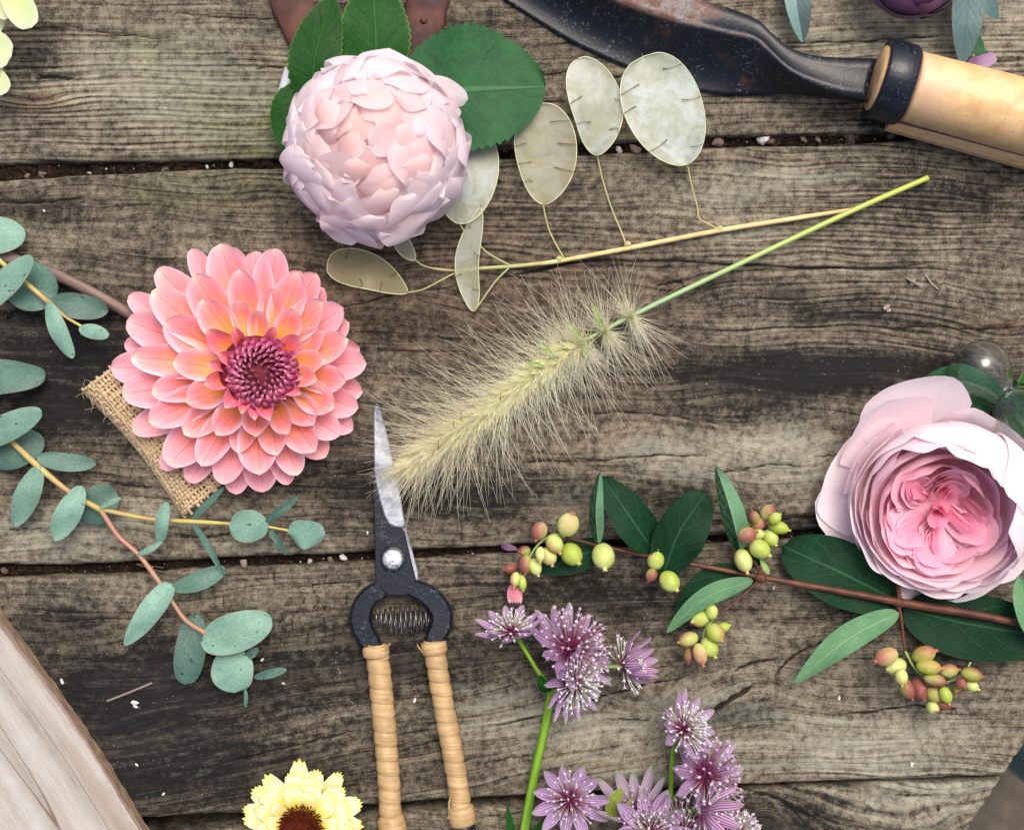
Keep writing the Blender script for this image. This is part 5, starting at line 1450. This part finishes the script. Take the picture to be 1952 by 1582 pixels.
# ------------------------------------------------------------------ snowberry
def snowberry():
    t = thing('snowberry_sprig', 'snowberry sprig with brown stem, dark leaves and clusters of blushing green berries', 'snowberry', P(1450, 1100, 2))
    stem(t, [(2080, 1212, 11), (1952, 1189, 11), (1840, 1168, 11), (1718, 1148, 11), (1580, 1123, 11), (1450, 1100, 11), (1330, 1077, 11), (1250, 1062, 11), (1170, 1046, 11), (1110, 1032, 12), (1078, 1024, 13)],
         [8, 7.5, 7.5, 9, 7, 6.5, 5.5, 4.6, 4, 3.6, 3], 'snowstem', 90)
    for p, r in (([(1452, 1100, 11), (1446, 1084, 12), (1428, 1056, 13), (1424, 1040, 13)], 3), ([(1448, 1104, 11), (1415, 1136, 11), (1366, 1174, 12)], 3), ([(1712, 1150, 11), (1718, 1180, 11), (1722, 1216, 11), (1725, 1240, 11)], 4), ([(1716, 1148, 11), (1712, 1120, 12), (1710, 1090, 13)], 5),
                 ([(1078, 1024, 13), (1058, 1018, 13), (1030, 1034, 13), (1010, 1060, 13), (992, 1094, 13)], 2.4), ([(1250, 1062, 11), (1254, 1076, 12), (1262, 1100, 12)], 2), ([(1366, 1174, 12), (1344, 1200, 12), (1338, 1228, 12)], 2), ([(1725, 1240, 11), (1748, 1278, 12), (1790, 1300, 12), (1840, 1290, 11)], 2.4), ([(1850, 1262, 10), (1842, 1280, 11), (1838, 1296, 11)], 2)):
        stem(t, p, [r, r * .8, r * .7], 'snowstem' if r > 2.4 else 'palegreen', 20, 7, name='twig')
    for (x, y) in ((1714, 1148), (1450, 1101)):
        one('node', lathe(P(x, y, .011), (1, -.18, 0), [(-12 * S, 6 * S), (-5 * S, 9.5 * S), (3 * S, 10 * S), (10 * S, 7 * S)], 10), M['snowstem'], t)
    L = lambda mat, p, wl, wr=None, **k: lf(t, 'leaf', p, wl, wr, mat, **dict(dict(shape=OVATE, ripple=.09, ripf=1.6, cup=.1, nu=25, nv=11), **k))
    L('snowleaf_half', [(1140, 1036, 13), (1136, 970, 20), (1144, 898, 22)], 13, 14, fold=.35)
    L('snowleaf', [(1248, 1052, 12), (1204, 990, 16), (1148, 908, 14)], 36, 38, fold=.1)
    L('snowleaf', [(1264, 1096, 12), (1294, 1016, 18), (1346, 938, 17)], 44, 50, shape=prof(.5, .5))
    L('snowleaf_half', [(1412, 1050, 11), (1392, 970, 18), (1364, 886, 20)], 21, 24, fold=.25, shape=prof(.55, .8))
    L('snowleaf', [(1440, 1104, 7), (1360, 1112, 9), (1288, 1180, 7)], 22, 34, shape=prof(.5, .6))
    L('snowleaf_back', [(1436, 1106, 12), (1346, 1140, 16), (1270, 1206, 13)], 17, 20, cup=-.1, shape=prof(.5, .7))
    L('snowleaf', [(1712, 1146, 7), (1600, 1090, 9), (1492, 1042, 7)], 62, 60, shape=prof(.5, .5))
    L('snowleaf_back', [(1714, 1168, 12), (1620, 1216, 15), (1514, 1302, 10)], 25, 27, shape=prof(.5, .75), cup=-.08)
    L('snowleaf', [(1722, 1160, 7), (1850, 1190, 8), (2010, 1214, 6)], 60, 66, shape=prof(.45, .55))
    L('snowleaf', [(1160, 1040, 5), (1100, 1060, 6), (1028, 1090, 5)], 30, 30)
    L('snowleaf_back', [(1990, 1225, 14), (1955, 1150, 17), (1942, 1098, 14)], 26, 20)
    L('snowleaf', [(1448, 1078, 10), (1432, 1062, 10), (1418, 1040, 10)], 14, 12)
    L('palegreen', [(1466, 1094, 12), (1458, 1080, 13), (1448, 1064, 13)], 5, 5)
    L('snowleaf', [(1246, 1052, 10), (1250, 1036, 12), (1246, 1012, 12)], 9, 9)
    B = [(1083, 1000, 24, 23, .3, 70), (1028, 1012, 16, 18, .7, 250), (1057, 1037, 19, 19, .62, -60), (1089, 1056, 22, 25, .14, -50), (1046, 1060, 16, 18, .3, -70), (1030, 1056, 10, 14, .1, -90), (1000, 1050, 12, 12, .9, 180), (1002, 1075, 14, 18, .8, -95), (1020, 1080, 12, 17, .12, -70), (974, 1083, 15, 11, .9, 190), (982, 1104, 10, 14, .5, -100), (995, 1110, 9, 15, .12, -80),
         (1150, 1060, 23, 26, .12, -85), (1250, 1068, 17, 19, .42, 80), (1242, 1096, 12, 13, .75, 240), (1276, 1108, 20, 23, .16, -50),
         (1417, 1068, 17, 23, .4, -75), (1448, 1046, 22, 19, .02, -35), (1468, 1025, 17, 18, .02, -55), (1484, 1005, 20, 12, .02, -15), (1424, 1020, 18, 17, .72, 20), (1445, 999, 15, 15, .6, 40), (1464, 977, 15, 17, .75, 60), (1437, 986, 12, 13, .85, 110), (1418, 1001, 13, 11, .4, 150), (1477, 988, 11, 14, .05, 40), (1446, 1018, 10, 12, .1, 0),
         (1335, 1178, 20, 17, .45, 200), (1356, 1166, 15, 15, .1, 90), (1312, 1218, 20, 14, .75, 195), (1364, 1206, 19, 20, .55, -50), (1352, 1233, 16, 21, .45, -60), (1334, 1246, 13, 21, .5, -75), (1314, 1246, 10, 18, .85, -100), (1378, 1196, 10, 14, .05, 20),
         (1690, 1251, 24, 16, .55, 200), (1708, 1270, 23, 17, .12, 190), (1761, 1247, 23, 16, .55, 20), (1770, 1271, 23, 15, .4, -5), (1752, 1313, 15, 22, .95, -70), (1728, 1311, 11, 23, .8, -65), (1782, 1296, 21, 13, .95, -10), (1782, 1322, 20, 16, .75, -35), (1808, 1278, 18, 13, .6, 10), (1852, 1285, 20, 14, .9, -12), (1832, 1303, 12, 13, .95, -60), (1852, 1306, 15, 10, .05, -30), (1802, 1324, 12, 17, .1, -70), (1778, 1348, 12, 15, .15, -60), (1800, 1343, 14, 9, .85, -10), (1718, 1290, 13, 15, .3, -90), (1824, 1312, 8, 10, .7, -110)]
    for k, (x, y, rx, ry, pk, ang) in enumerate(B):
        # ang: direction of the little calyx tip in the picture
        ca, sa = math.cos(R(ang)), math.sin(R(ang))
        la = math.hypot(rx * ca, ry * sa); lb = math.hypot(rx * sa, ry * ca)
        la, lb = max(la, lb) * .98, min(la, lb) * .94
        lb = min(lb, la * .86)
        up = .25 if k % 3 else .55
        ax = nrm(np.array([ca, sa, up])); z = .012 + .0018 * (k % 3) + (.004 if k % 5 == 0 else 0)
        th = np.linspace(0, math.pi, 13)
        pr = [(-math.cos(q) * la * S, max(.25, math.sin(q)) * lb * S if 0 < q < math.pi else .25 * S * lb * .3) for q in th[:-1]]
        pr += [((la * 1.02) * S, lb * .2 * S), ((la * 1.12) * S, lb * .17 * S), ((la * 1.22) * S, lb * .26 * S), ((la * 1.2) * S, lb * .08 * S)]
        pr[0] = (-la * S, .02 * lb * S)
        if ang in (80, 20, -60) and up > .3: ax = nrm(np.array([ca * .3, sa * .3, 1]))
        one('berry', lathe(P(x, y, z), ax, pr, 16, tint=pk), M['berry'], t)
    fl = petal_mat('bell_flower', [(0, col(214, 150, 140)), (.4, col(232, 120, 146)), (1, col(246, 190, 204))], col(250, 200, 212), .5)
    for a in range(5):
        x0 = (a - 2) * 4.0
        lf(t, 'bell_petal', [(981 + x0 * .5, 1114, 13), (981 + x0 * 1.0, 1132, 15 - abs(a - 2) * .7), (982 + x0 * 1.35, 1150, 13)], 6.5, None, fl, prof(.35, .6), nu=10, nv=5, cup=-.4)
    # bitten or fallen lilac petal near the first berries
    lf(t, 'dry_petal', [(955, 1040, 3), (968, 1043, 5), (985, 1046, 4)], 6, 6, petal_mat('lilac_scrap', [(0, col(110, 70, 110)), (1, col(140, 110, 140))], col(150, 120, 150), .4), OVAL, nu=9, nv=5)
snowberry()

# ------------------------------------------------------------------ astrantia
M['bract'] = bract_mat('astrantia_bract', col(176, 150, 188), col(140, 150, 124), col(100, 14, 66))
M['bract_green'] = bract_mat('astrantia_bract_greenish', col(162, 152, 162), col(104, 140, 66), col(150, 110, 130))
g = G('astrantia_floret')
vec, u_, v_, t_ = g.attr('at')
cc = g.mix(g.step(u_, .24, .66), g.mix(g.mul(t_, g.step(u_, .12, .3)), col(124, 22, 80), col(186, 200, 160)), g.mix(t_, col(172, 136, 170), col(206, 204, 208)))
cc = g.mix(g.step(g.noise(g.pos(), 900, 2), .5, .7), cc, g.mix(.5, cc, col(170, 130, 166)))
g.set(Base_Color=cc, Roughness=.6); M['floret'] = g.m

def astrantia_head(par, c, axis, rb, rf, nb=15, open_=72, nf=90, pale=.6, magenta=0.0, mat='bract', wid=.17, spin=0.0, capn=.95, seed=0, only=None):
    r = np.random.default_rng(700 + seed)
    h = holder('flower_head', par)
    C = PM([c])[0]; z = nrm(np.array(axis, float)); 
    e1 = nrm(np.cross([0.13, .2, 1.0] if abs(z[2]) < .9 else [0, 1.0, 0], z)); e2 = np.cross(z, e1)
    for k in range(nb):
        ph = spin + 2 * math.pi * k / nb + r.uniform(-.1, .1)
        if only and not only(ph % (2 * math.pi)): continue
        rd = e1 * math.cos(ph) + e2 * math.sin(ph)
        a = R(open_ + r.uniform(-9, 9))
        L = rb * S * r.uniform(.85, 1.08)
        d0 = z * math.cos(a + .25) + rd * math.sin(a + .25); d1 = z * math.cos(a - .3) + rd * math.sin(a - .3)
        p1 = C + d0 * L * .5; p2 = p1 + d1 * L * .5
        pts = np.array([C + d0 * 2 * S, p1, p2])
        pts[:, 2] = np.maximum(pts[:, 2], .0012)
        one('bract', ribbon(pts, rb * wid * .88 * S * r.uniform(.85, 1.1), None, prof(.7, .62), nu=13, nv=7, up=-z * math.sin(a) + rd * math.cos(a) if False else z, cup=.32, fold=.12, tint=magenta * r.uniform(.5, 1.1)), M[mat], h)
    mb = MB()
    gold = 2.399963
    for k in range(nf):
        f = (k + .5) / nf
        ct = 1 - capn * f; st_ = math.sqrt(max(0, 1 - ct * ct)); ph = k * gold
        d = nrm(z * ct + (e1 * math.cos(ph) + e2 * math.sin(ph)) * st_ + r.normal(0, .05, 3))
        l = rf * S * r.uniform(.82, 1.06) * (.8 + .25 * f)
        tp = C + d * l
        if tp[2] < .0006: continue
        tn = min(1, max(0, pale + r.uniform(-.35, .35)))
        addl(mb, tube(np.array([C + d * l * .15, C + d * l * .6 + r.normal(0, .8 * S, 3), tp]), [.8 * S, .9 * S, 1.1 * S], 5, 4, cap=False, tint=tn))
        mb.A[-1][:, 0] *= .5
        # bud / open star of five tiny petals with anthers
        s = (rf * .028 + 1.1) * S * r.uniform(.8, 1.25)
        v, fc = lathe(tp - d * s * .5, d, [(0, s * .35), (s * .7, s * 1.0), (s * 1.5, s * .85), (s * 1.9, s * .2)], 5)[:2]
        addl(mb, (v, fc, np.stack([np.full(len(v), .9), np.zeros(len(v)), np.full(len(v), tn)], -1)))
        if r.random() < .6:
            q = nrm(np.cross(d, r.normal(0, 1, 3)))
            for j in range(3):
                dd = nrm(d + q * r.normal(0, .7) + np.cross(d, q) * r.normal(0, .7))
                v, fc, A = tube(np.array([tp, tp + dd * s * 2.6]), [.35 * S, .5 * S], 2, 3, cap=False)
                A[:, 0] = .9; A[:, 2] = min(1, tn + .3)
                addl(mb, (v, fc, A))
    if nf: mb.build('floret_cluster', M['floret'], h)['kind'] = 'stuff'
    return h

def astrantia():
    a = thing('astrantia_stem', 'astrantia stem with four lilac and magenta heads, right of the snips', 'astrantia', P(1040, 1400, 2), 'astrantia stems')
    stem(a, [(990, 1640, 6), (1003, 1560, 7), (1020, 1470, 8), (1038, 1390, 10), (1054, 1308, 13)], [9, 9, 8.5, 8.5, 8], 'greenstem', 50, 10)
    stem(a, [(1048, 1310, 13), (1026, 1280, 14), (1000, 1238, 15), (980, 1206, 17)], [6, 4.2, 4, 4], 'greenstem', 20)
    stem(a, [(1058, 1306, 13), (1072, 1280, 14), (1084, 1250, 15)], 3.6, 'greenstem', 16)
    stem(a, [(1058, 1308, 13), (1076, 1304, 15), (1094, 1302, 17)], 3.4, 'greenstem', 16)
    stem(a, [(1062, 1304, 11), (1110, 1280, 10), (1150, 1272, 11), (1188, 1270, 14)], [3.4, 3, 3, 3.4], 'palegreen', 24)
    for p in ([(1054, 1312, 14), (1040, 1306, 18), (1026, 1294, 19)], [(1050, 1312, 14), (1056, 1300, 19), (1066, 1290, 20)], [(1046, 1316, 14), (1036, 1308, 16), (1030, 1286, 18)]):
        lf(a, 'leaflet', p, 10, 10, 'roseleaf_fresh', OVATE, nu=13, nv=7, cup=.2)
    astrantia_head(a, (974, 1204, 19), (-.1, .93, .45), 70, 44, 11, 72, 60, .85, .3, seed=1, wid=.17)
    astrantia_head(a, (1086, 1238, 15), (.5, .62, .55), 104, 78, 12, 90, 105, .25, .08, seed=2, wid=.155, only=lambda p: True)
    astrantia_head(a, (1096, 1302, 20), (.72, -.2, .72), 86, 52, 13, 86, 95, .9, 0.0, seed=3, wid=.12)
    astrantia_head(a, (1186, 1270, 15), (.86, .32, .35), 80, 52, 11, 40, 60, .95, .75, seed=4, wid=.15)
    b = thing('astrantia_stem', 'astrantia head facing up, lilac star at the bottom beside the green stalk', 'astrantia', P(1088, 1520, 2), 'astrantia stems')
    stem(b, [(1085, 1660, 6), (1084, 1590, 9), (1086, 1530, 14)], 6, 'greenstem', 16)
    astrantia_head(b, (1086, 1524, 16), (.04, .16, .98), 80, 50, 11, 84, 55, .45, 0.0, seed=5, wid=.17)
    lf(b, 'leaflet', [(985, 1650, 5), (974, 1580, 8), (966, 1530, 8)], 10, 10, 'roseleaf_fresh', LANCE, nu=15, nv=7)
    lf(b, 'leaflet', [(1005, 1640, 5), (1024, 1590, 8), (1042, 1558, 8)], 15, 15, 'roseleaf_fresh', OVATE, nu=15, nv=7, serr=.1, ns=8)
    c = thing('astrantia_stem', 'astrantia stem with three stacked heads, the lowest showing striped magenta backs', 'astrantia', P(1340, 1460, 2), 'astrantia stems')
    stem(c, [(1275, 1640, 5), (1276, 1560, 6), (1280, 1480, 7), (1284, 1430, 9), (1300, 1386, 13)], [6, 6, 5, 5, 5], 'greenstem', 40)
    stem(c, [(1276, 1530, 6), (1300, 1506, 9), (1334, 1480, 14)], 5, 'greenstem', 16)
    stem(c, [(1280, 1540, 7), (1310, 1545, 12), (1336, 1545, 20)], 4.5, 'greenstem', 16)
    astrantia_head(c, (1303, 1390, 17), (.52, .36, .6), 80, 52, 12, 70, 85, .95, .2, seed=6, wid=.15)
    astrantia_head(c, (1344, 1478, 15), (.55, .3, .75), 92, 74, 11, 86, 85, .25, .05, seed=7, wid=.15)
    astrantia_head(c, (1338, 1545, 24), (.72, -.3, -.12), 96, 56, 12, 60, 60, .95, .8, seed=8, wid=.15)
    d = thing('astrantia_stem', 'cluster of astrantia heads at the bottom edge with green tipped bracts', 'astrantia', P(1210, 1530, 2), 'astrantia stems')
    stem(d, [(1205, 1660, 5), (1205, 1600, 7), (1208, 1560, 10)], 5, 'greenstem', 16)
    stem(d, [(1250, 1680, 5), (1245, 1620, 8), (1244, 1590, 12)], 5, 'greenstem', 16)
    astrantia_head(d, (1210, 1550, 13), (-.1, .75, .55), 94, 50, 13, 60, 60, .3, .0, 'bract_green', seed=9, wid=.13)
    astrantia_head(d, (1240, 1588, 19), (.05, .3, .9), 92, 44, 10, 80, 45, .7, 0.0, seed=10, wid=.21)
    astrantia_head(d, (1300, 1592, 15), (-.1, .5, .8), 40, 66, 8, 84, 90, .4, 0.0, seed=11, wid=.17)
    astrantia_head(d, (1402, 1596, 15), (.55, .45, .55), 62, 56, 13, 70, 110, .95, .5, seed=12, wid=.16)
    for p, w in (([(1176, 1572, 14), (1168, 1536, 18), (1186, 1502, 19)], 13), ([(1192, 1566, 13), (1196, 1548, 17), (1206, 1520, 17)], 8)):
        lf(d, 'green_bract', p, w, w, 'greenbract', prof(.6, .6), nu=13, nv=7, cup=-.25)
M['greenbract'] = leaf_mat('green_veined_bract', col(96, 112, 30), col(136, 150, 66), col(60, 70, 22), edge=col(196, 190, 170), nveins=9, vk=.7, trans=.15)
astrantia()

# ------------------------------------------------------------------ calendula
STRAP = lambda u: np.minimum(1, (u / .5 + .12))**.7 * (1 - .22 * np.clip((u - .62) / .38, 0, 1)**1.6)
def calendula():
    t = thing('calendula', 'pale yellow calendula with toothed petals and dark red brown eye at the bottom edge', 'calendula', P(574, 1572, 2))
    mp = petal_mat('calendula_petal', [(0, col(238, 200, 30)), (.3, col(240, 216, 62)), (.56, col(238, 228, 140)), (.86, col(238, 234, 196)), (.97, col(240, 228, 124)), (1, col(238, 214, 80))], col(238, 238, 214), .35, .3, .3, vein=20, bump=.35)
    r = np.random.default_rng(6)
    C = np.array([574., 1576.])
    for l, (n, rad, rb, z0, z1, w) in enumerate(((15, 126, 34, 8, 9.5, 19), (15, 110, 32, 11, 12.5, 19), (13, 94, 31, 13.5, 15.5, 17), (10, 76, 30, 15.5, 17, 13))):
        for k in range(n):
            a = 2 * math.pi * (k + r.uniform(-.25, .25)) / n + l * .4
            d = np.array([math.cos(a), -math.sin(a)])
            q = rad * r.uniform(.9, 1.07)
            b = C + d * rb * .8; m = C + d * (rb * .45 + q * .55) + np.array([-d[1], d[0]]) * r.uniform(-3, 3); e = C + d * q
            zz = r.uniform(-.8, .8)
            lf(t, 'petal', [(b[0], b[1], z0 + zz), (m[0], m[1], z1 + .9 + zz), (e[0], e[1], z1 + .6 + zz)], w * r.uniform(.85, 1.1), None, mp, STRAP, nu=17, nv=15, cup=.06, fold=-.1, ripple=.08, teeth=.075, nt=int(r.choice([3, 5, 5])), tipround=.10, tint=0, roll=r.uniform(-.25, .25))
    ge = simple_mat('calendula_eye', col(112, 40, 14), col(56, 16, 8), 900, .7, .2, bumpk=.8)
    one('disc', lathe(P(574, 1576, .012), (0, 0, 1), [(0, 36 * S), (.004, 38 * S), (.007, 33 * S), (.009, 20 * S), (.0086, 2 * S)], 24), ge, t)
    mb = MB()
    for k in range(300):
        f = (k + .5) / 300; a = k * 2.399963; rr = 39 * math.sqrt(f)
        d = nrm(np.array([math.cos(a) * f * .9, -math.sin(a) * f * .9, 1.0]) + r.normal(0, .12, 3))
        b = P(574 + rr * math.cos(a), 1576 + rr * math.sin(a), .0205 - .004 * f**3)
        l = S * r.uniform(7, 12)
        addl(mb, tube(np.array([b, b + d * l]), [1.5 * S, 1.0 * S], 3, 5, tint=r.random()))
    mb.build('disc_floret', ge, t)['kind'] = 'stuff'
    stem(t, [(574, 1576, 8), (590, 1650, 4), (610, 1720, 3)], 8, 'greenstem', 12)
calendula()

# ------------------------------------------------------------------ pale green florets in the top left corner
def hydrangea():
    t = thing('hydrangea', 'pale lime green hydrangea florets poking in at the top left corner', 'hydrangea', P(0, 60, 5))
    mp = petal_mat('hydrangea_sepal', [(0, col(186, 206, 104)), (.5, col(206, 222, 150)), (1, col(224, 234, 194))], col(226, 236, 204), .4, .2, .3, vein=16)
    K = dict(nu=15, nv=9, ripple=.05, cup=.12)
    for p, w in (([(14, -40, 22), (34, 6, 25), (60, 54, 23)], 28), ([(-30, -20, 20), (0, 2, 22), (22, 34, 21)], 24), ([(-46, 70, 18), (-16, 92, 21), (22, 108, 19)], 34), ([(-40, 128, 16), (-16, 146, 18), (14, 176, 17)], 22), ([(-50, 20, 15), (-24, 40, 16), (2, 62, 15)], 24), ([(-60, 110, 12), (-30, 120, 13), (4, 140, 12)], 20)):
        lf(t, 'sepal', p, w, w, mp, prof(.5, .36), **K)
    stem(t, [(-90, 40, 2), (-60, 50, 8), (-40, 70, 15)], 5, 'greenstem', 12)
    stem(t, [(-60, 50, 8), (-30, -20, 20)], 3, 'palegreen', 8); stem(t, [(-60, 50, 8), (-40, 128, 15)], 3, 'palegreen', 8)
hydrangea()

# ------------------------------------------------------------------ dark plum rose at the top
def plum_rose():
    t = thing('plum_rose', 'dark plum purple rose with blue green leaves at the upper right edge', 'rose', P(1745, -50, 2))
    mp = petal_mat('plum_petal', [(0, col(70, 36, 66)), (.5, col(92, 56, 90)), (1, col(120, 78, 112))], col(90, 44, 62), .7, .35, .1, tintc=col(60, 24, 48), vein=16)
    fr = frame(P(1742, -62, .018), (0, -.1, 1)); r = np.random.default_rng(12)
    sph = lambda Rr, t0, t1, fl=0.0: [(Rr * math.sin(R(a)) * (1 + fl * s), Rr * .8 * math.cos(R(a))) for s in np.linspace(0, 1, 6) for a in [t0 + (t1 - t0) * s]]
    i = 0
    for n, Rr, t0, t1, wa in ((6, 90, 130, 74, 44), (7, 86, 110, 52, 36), (6, 80, 90, 34, 36), (5, 72, 70, 14, 46)):
        o = r.uniform(0, 6)
        for j in range(n):
            i += 1
            one('petal', rose_petal(fr, o + 6.283 * j / n, sph(Rr, t0, t1, .05), R(wa), ruff=2.5, seed=900 + i, tint=r.uniform(0, .5)), mp, t)
    K = dict(serr=.06, ns=13, nu=53, nv=9, shape=OVATE, fold=.12)
    lf(t, 'leaf', [(1512, -60, 6), (1520, 10, 10), (1531, 82, 7)], 25, 23, 'plumleaf_half', **K)
    lf(t, 'leaf', [(1850, -60, 9), (1843, 40, 13), (1834, 126, 9)], 30, 30, 'plumleaf', **K)
    lf(t, 'leaf', [(1858, -50, 9), (1878, -5, 11), (1902, 38, 8)], 19, 19, 'plumleaf', **K)
    lf(t, 'leaf', [(1860, 62, 6), (1868, 100, 8), (1880, 138, 6)], 11, 11, 'roseleaf', shape=OVATE)
    lf(t, 'fallen_petal', [(1844, 122, 8), (1872, 116, 11), (1897, 106, 8)], 10, 15, petal_mat('mauve_petal', [(0, col(146, 112, 150)), (1, col(176, 146, 176))], col(180, 150, 180), .4), prof(.3, .3), nu=11, nv=7, cup=.2)
    stem(t, [(1512, -60, 6), (1600, -90, 8), (1745, -70, 12)], 4, 'plumstem', 20); stem(t, [(1745, -70, 12), (1850, -70, 9), (1905, -60, 7)], 4, 'plumstem', 20)
    stem(t, [(1504, 12, 6), (1500, 0, 7), (1508, -20, 7)], 1.6, 'plumstem', 8, name='stipule')
    one('hip', lathe(P(1742, -62, .0005), (0, 0, 1), [(0, .003), (.004, .006), (.009, .006)], 12), M['plumstem'], t)
M['plumstem'] = simple_mat('plum_stem', col(92, 52, 58), col(70, 60, 48), 90, .5)
plum_rose()

# ------------------------------------------------------------------ rusty iron piece under the pale rose leaves
def iron_loop():
    t = thing('iron_loop', 'rusty brown iron loop lying at the top edge under the pale rose leaves', 'iron', P(695, 10, 0))
    pts = np.array([(520, -120), (545, -40), (562, 20), (596, 78), (640, 108), (690, 118), (745, 108), (792, 70), (815, 10), (822, -60), (830, -130)], float)
    n = 70; C = spline(pts, n); T = nrm(np.gradient(C, axis=0)); N = np.stack([-T[:, 1], T[:, 0]], -1)
    sec = [(-38, .3), (-40, 2.4), (-34, 3.6), (-12, 4.2), (12, 4.1), (34, 3.5), (40, 2.2), (38, .3)]
    X = np.zeros((n, 8, 3)); A = np.zeros_like(X)
    j1 = snoise1(np.arange(n) * 14.0, 91, 7, .01) * 1.6
    for i in range(n):
        for j, (a, z) in enumerate(sec):
            q = C[i] + N[i] * (a + (j1[i] if abs(a) > 30 else 0)); X[i, j] = P(q[0], q[1], z * 1e-3); A[i, j] = (i / n, j / 8, 0)
    F = quads(n, 8, True).tolist() + [list(range(8)), list(range((n - 1) * 8, n * 8))[::-1]]
    one('loop', (X.reshape(-1, 3), F, A.reshape(-1, 3)), M['rust'], t)
    for (x, y) in ((556, -20), (600, 74), (808, 40)):
        one('rivet', lathe(P(x, y, .0036), (0, 0, 1), [(0, 8 * S), (.0012, 7 * S), (.0018, 3 * S), (.0018, .3 * S)], 12), M['rust'], t)
iron_loop()

# ------------------------------------------------------------------ glass
def glass_pieces():
    t = thing('glass_vase', 'small pressed clear glass vase lying behind the pink rose', 'vase', P(1900, 740, 2))
    c0 = P(1852, 694, .0125); ax = nrm(P(2010, 850, .0165) - c0)
    def shell(prof_out, th, sides=48, ribs=0.0, nr=12):
        po = np.array(prof_out, float)
        full = np.concatenate([po, np.stack([po[::-1, 0], np.maximum(po[::-1, 1] - th, .4)], -1)])
        V, F, A = lathe(c0, ax, full * S, sides)
        n = len(full); X = V.reshape(n, sides, 3)
        if ribs:
            a = np.linspace(0, 2 * np.pi, sides, endpoint=False)
            ctr = X.mean(1, keepdims=True)
            k = 1 + ribs * np.cos(a * nr)[None, :, None] * np.clip((full[:, 0] - 55) / 30, 0, 1)[:, None, None] * (np.arange(n) < len(po))[:, None, None]
            X = ctr + (X - ctr) * k
        F = quads(n, sides, True).tolist()
        # close the ring between last inner and first outer loop
        F += [[(n - 1) * sides + j, (n - 1) * sides + (j + 1) % sides, (j + 1) % sides, j] for j in range(sides)]
        return X.reshape(-1, 3), F, A
    one('vase_body', shell([(74, 34), (86, 36), (100, 52), (124, 70), (160, 78), (210, 74), (250, 62)], 8, 60, .06, 12), M['glass'], t)
    one('knob', shell([(-34, 3), (-32, 22), (-22, 44), (0, 60), (26, 61), (48, 48), (66, 36), (80, 35)], 8, 40, 0.0), M['glass'], t)
    u = thing('glass_tube', 'clear glass flower tube half hidden beneath the pale rose and its left leaf', 'glass tube', P(560, 160, 2))
    cc = P(537, 208, .0035); ax2 = nrm(P(557, 138, .0045) - cc)
    one('tube_wall', lathe(cc, ax2, [(-4 * S, 2 * S), (0, 12 * S), (6 * S, 15 * S), (50 * S, 16 * S), (76 * S, 16 * S), (76 * S, 14 * S), (50 * S, 14 * S), (8 * S, 12.5 * S), (2 * S, 2 * S)], 28), M['frost'], u)
gf = G('milky_glass')
gf.set(Base_Color=(.86, .9, .96, 1), Roughness=.25, IOR=1.45); gf.b.inputs['Transmission Weight'].default_value = .45
M['frost'] = gf.m
glass_pieces()

# ------------------------------------------------------------------ teal pot standing on the ground below the table corner
def teal_pot():
    g = G('teal_glaze'); n = g.noise(g.pos(), 30, 4)
    g.set(Base_Color=g.mix(n, col(16, 92, 108), col(30, 116, 126)), Roughness=.3)
    zt = -.45
    c = P(2141, 1440, zt); c[2] = -.715
    t = thing('teal_pot', 'teal glazed pot on the ground beyond the table corner', 'pot', c)
    one('pot_wall', lathe(c, (0, 0, 1), [(0, .03), (0, .045), (.12, .055), (.24, .062), (.25, .068), (.265, .068), (.265, .058), (.2, .052), (.02, .04)], 40), g.m, t)
teal_pot()
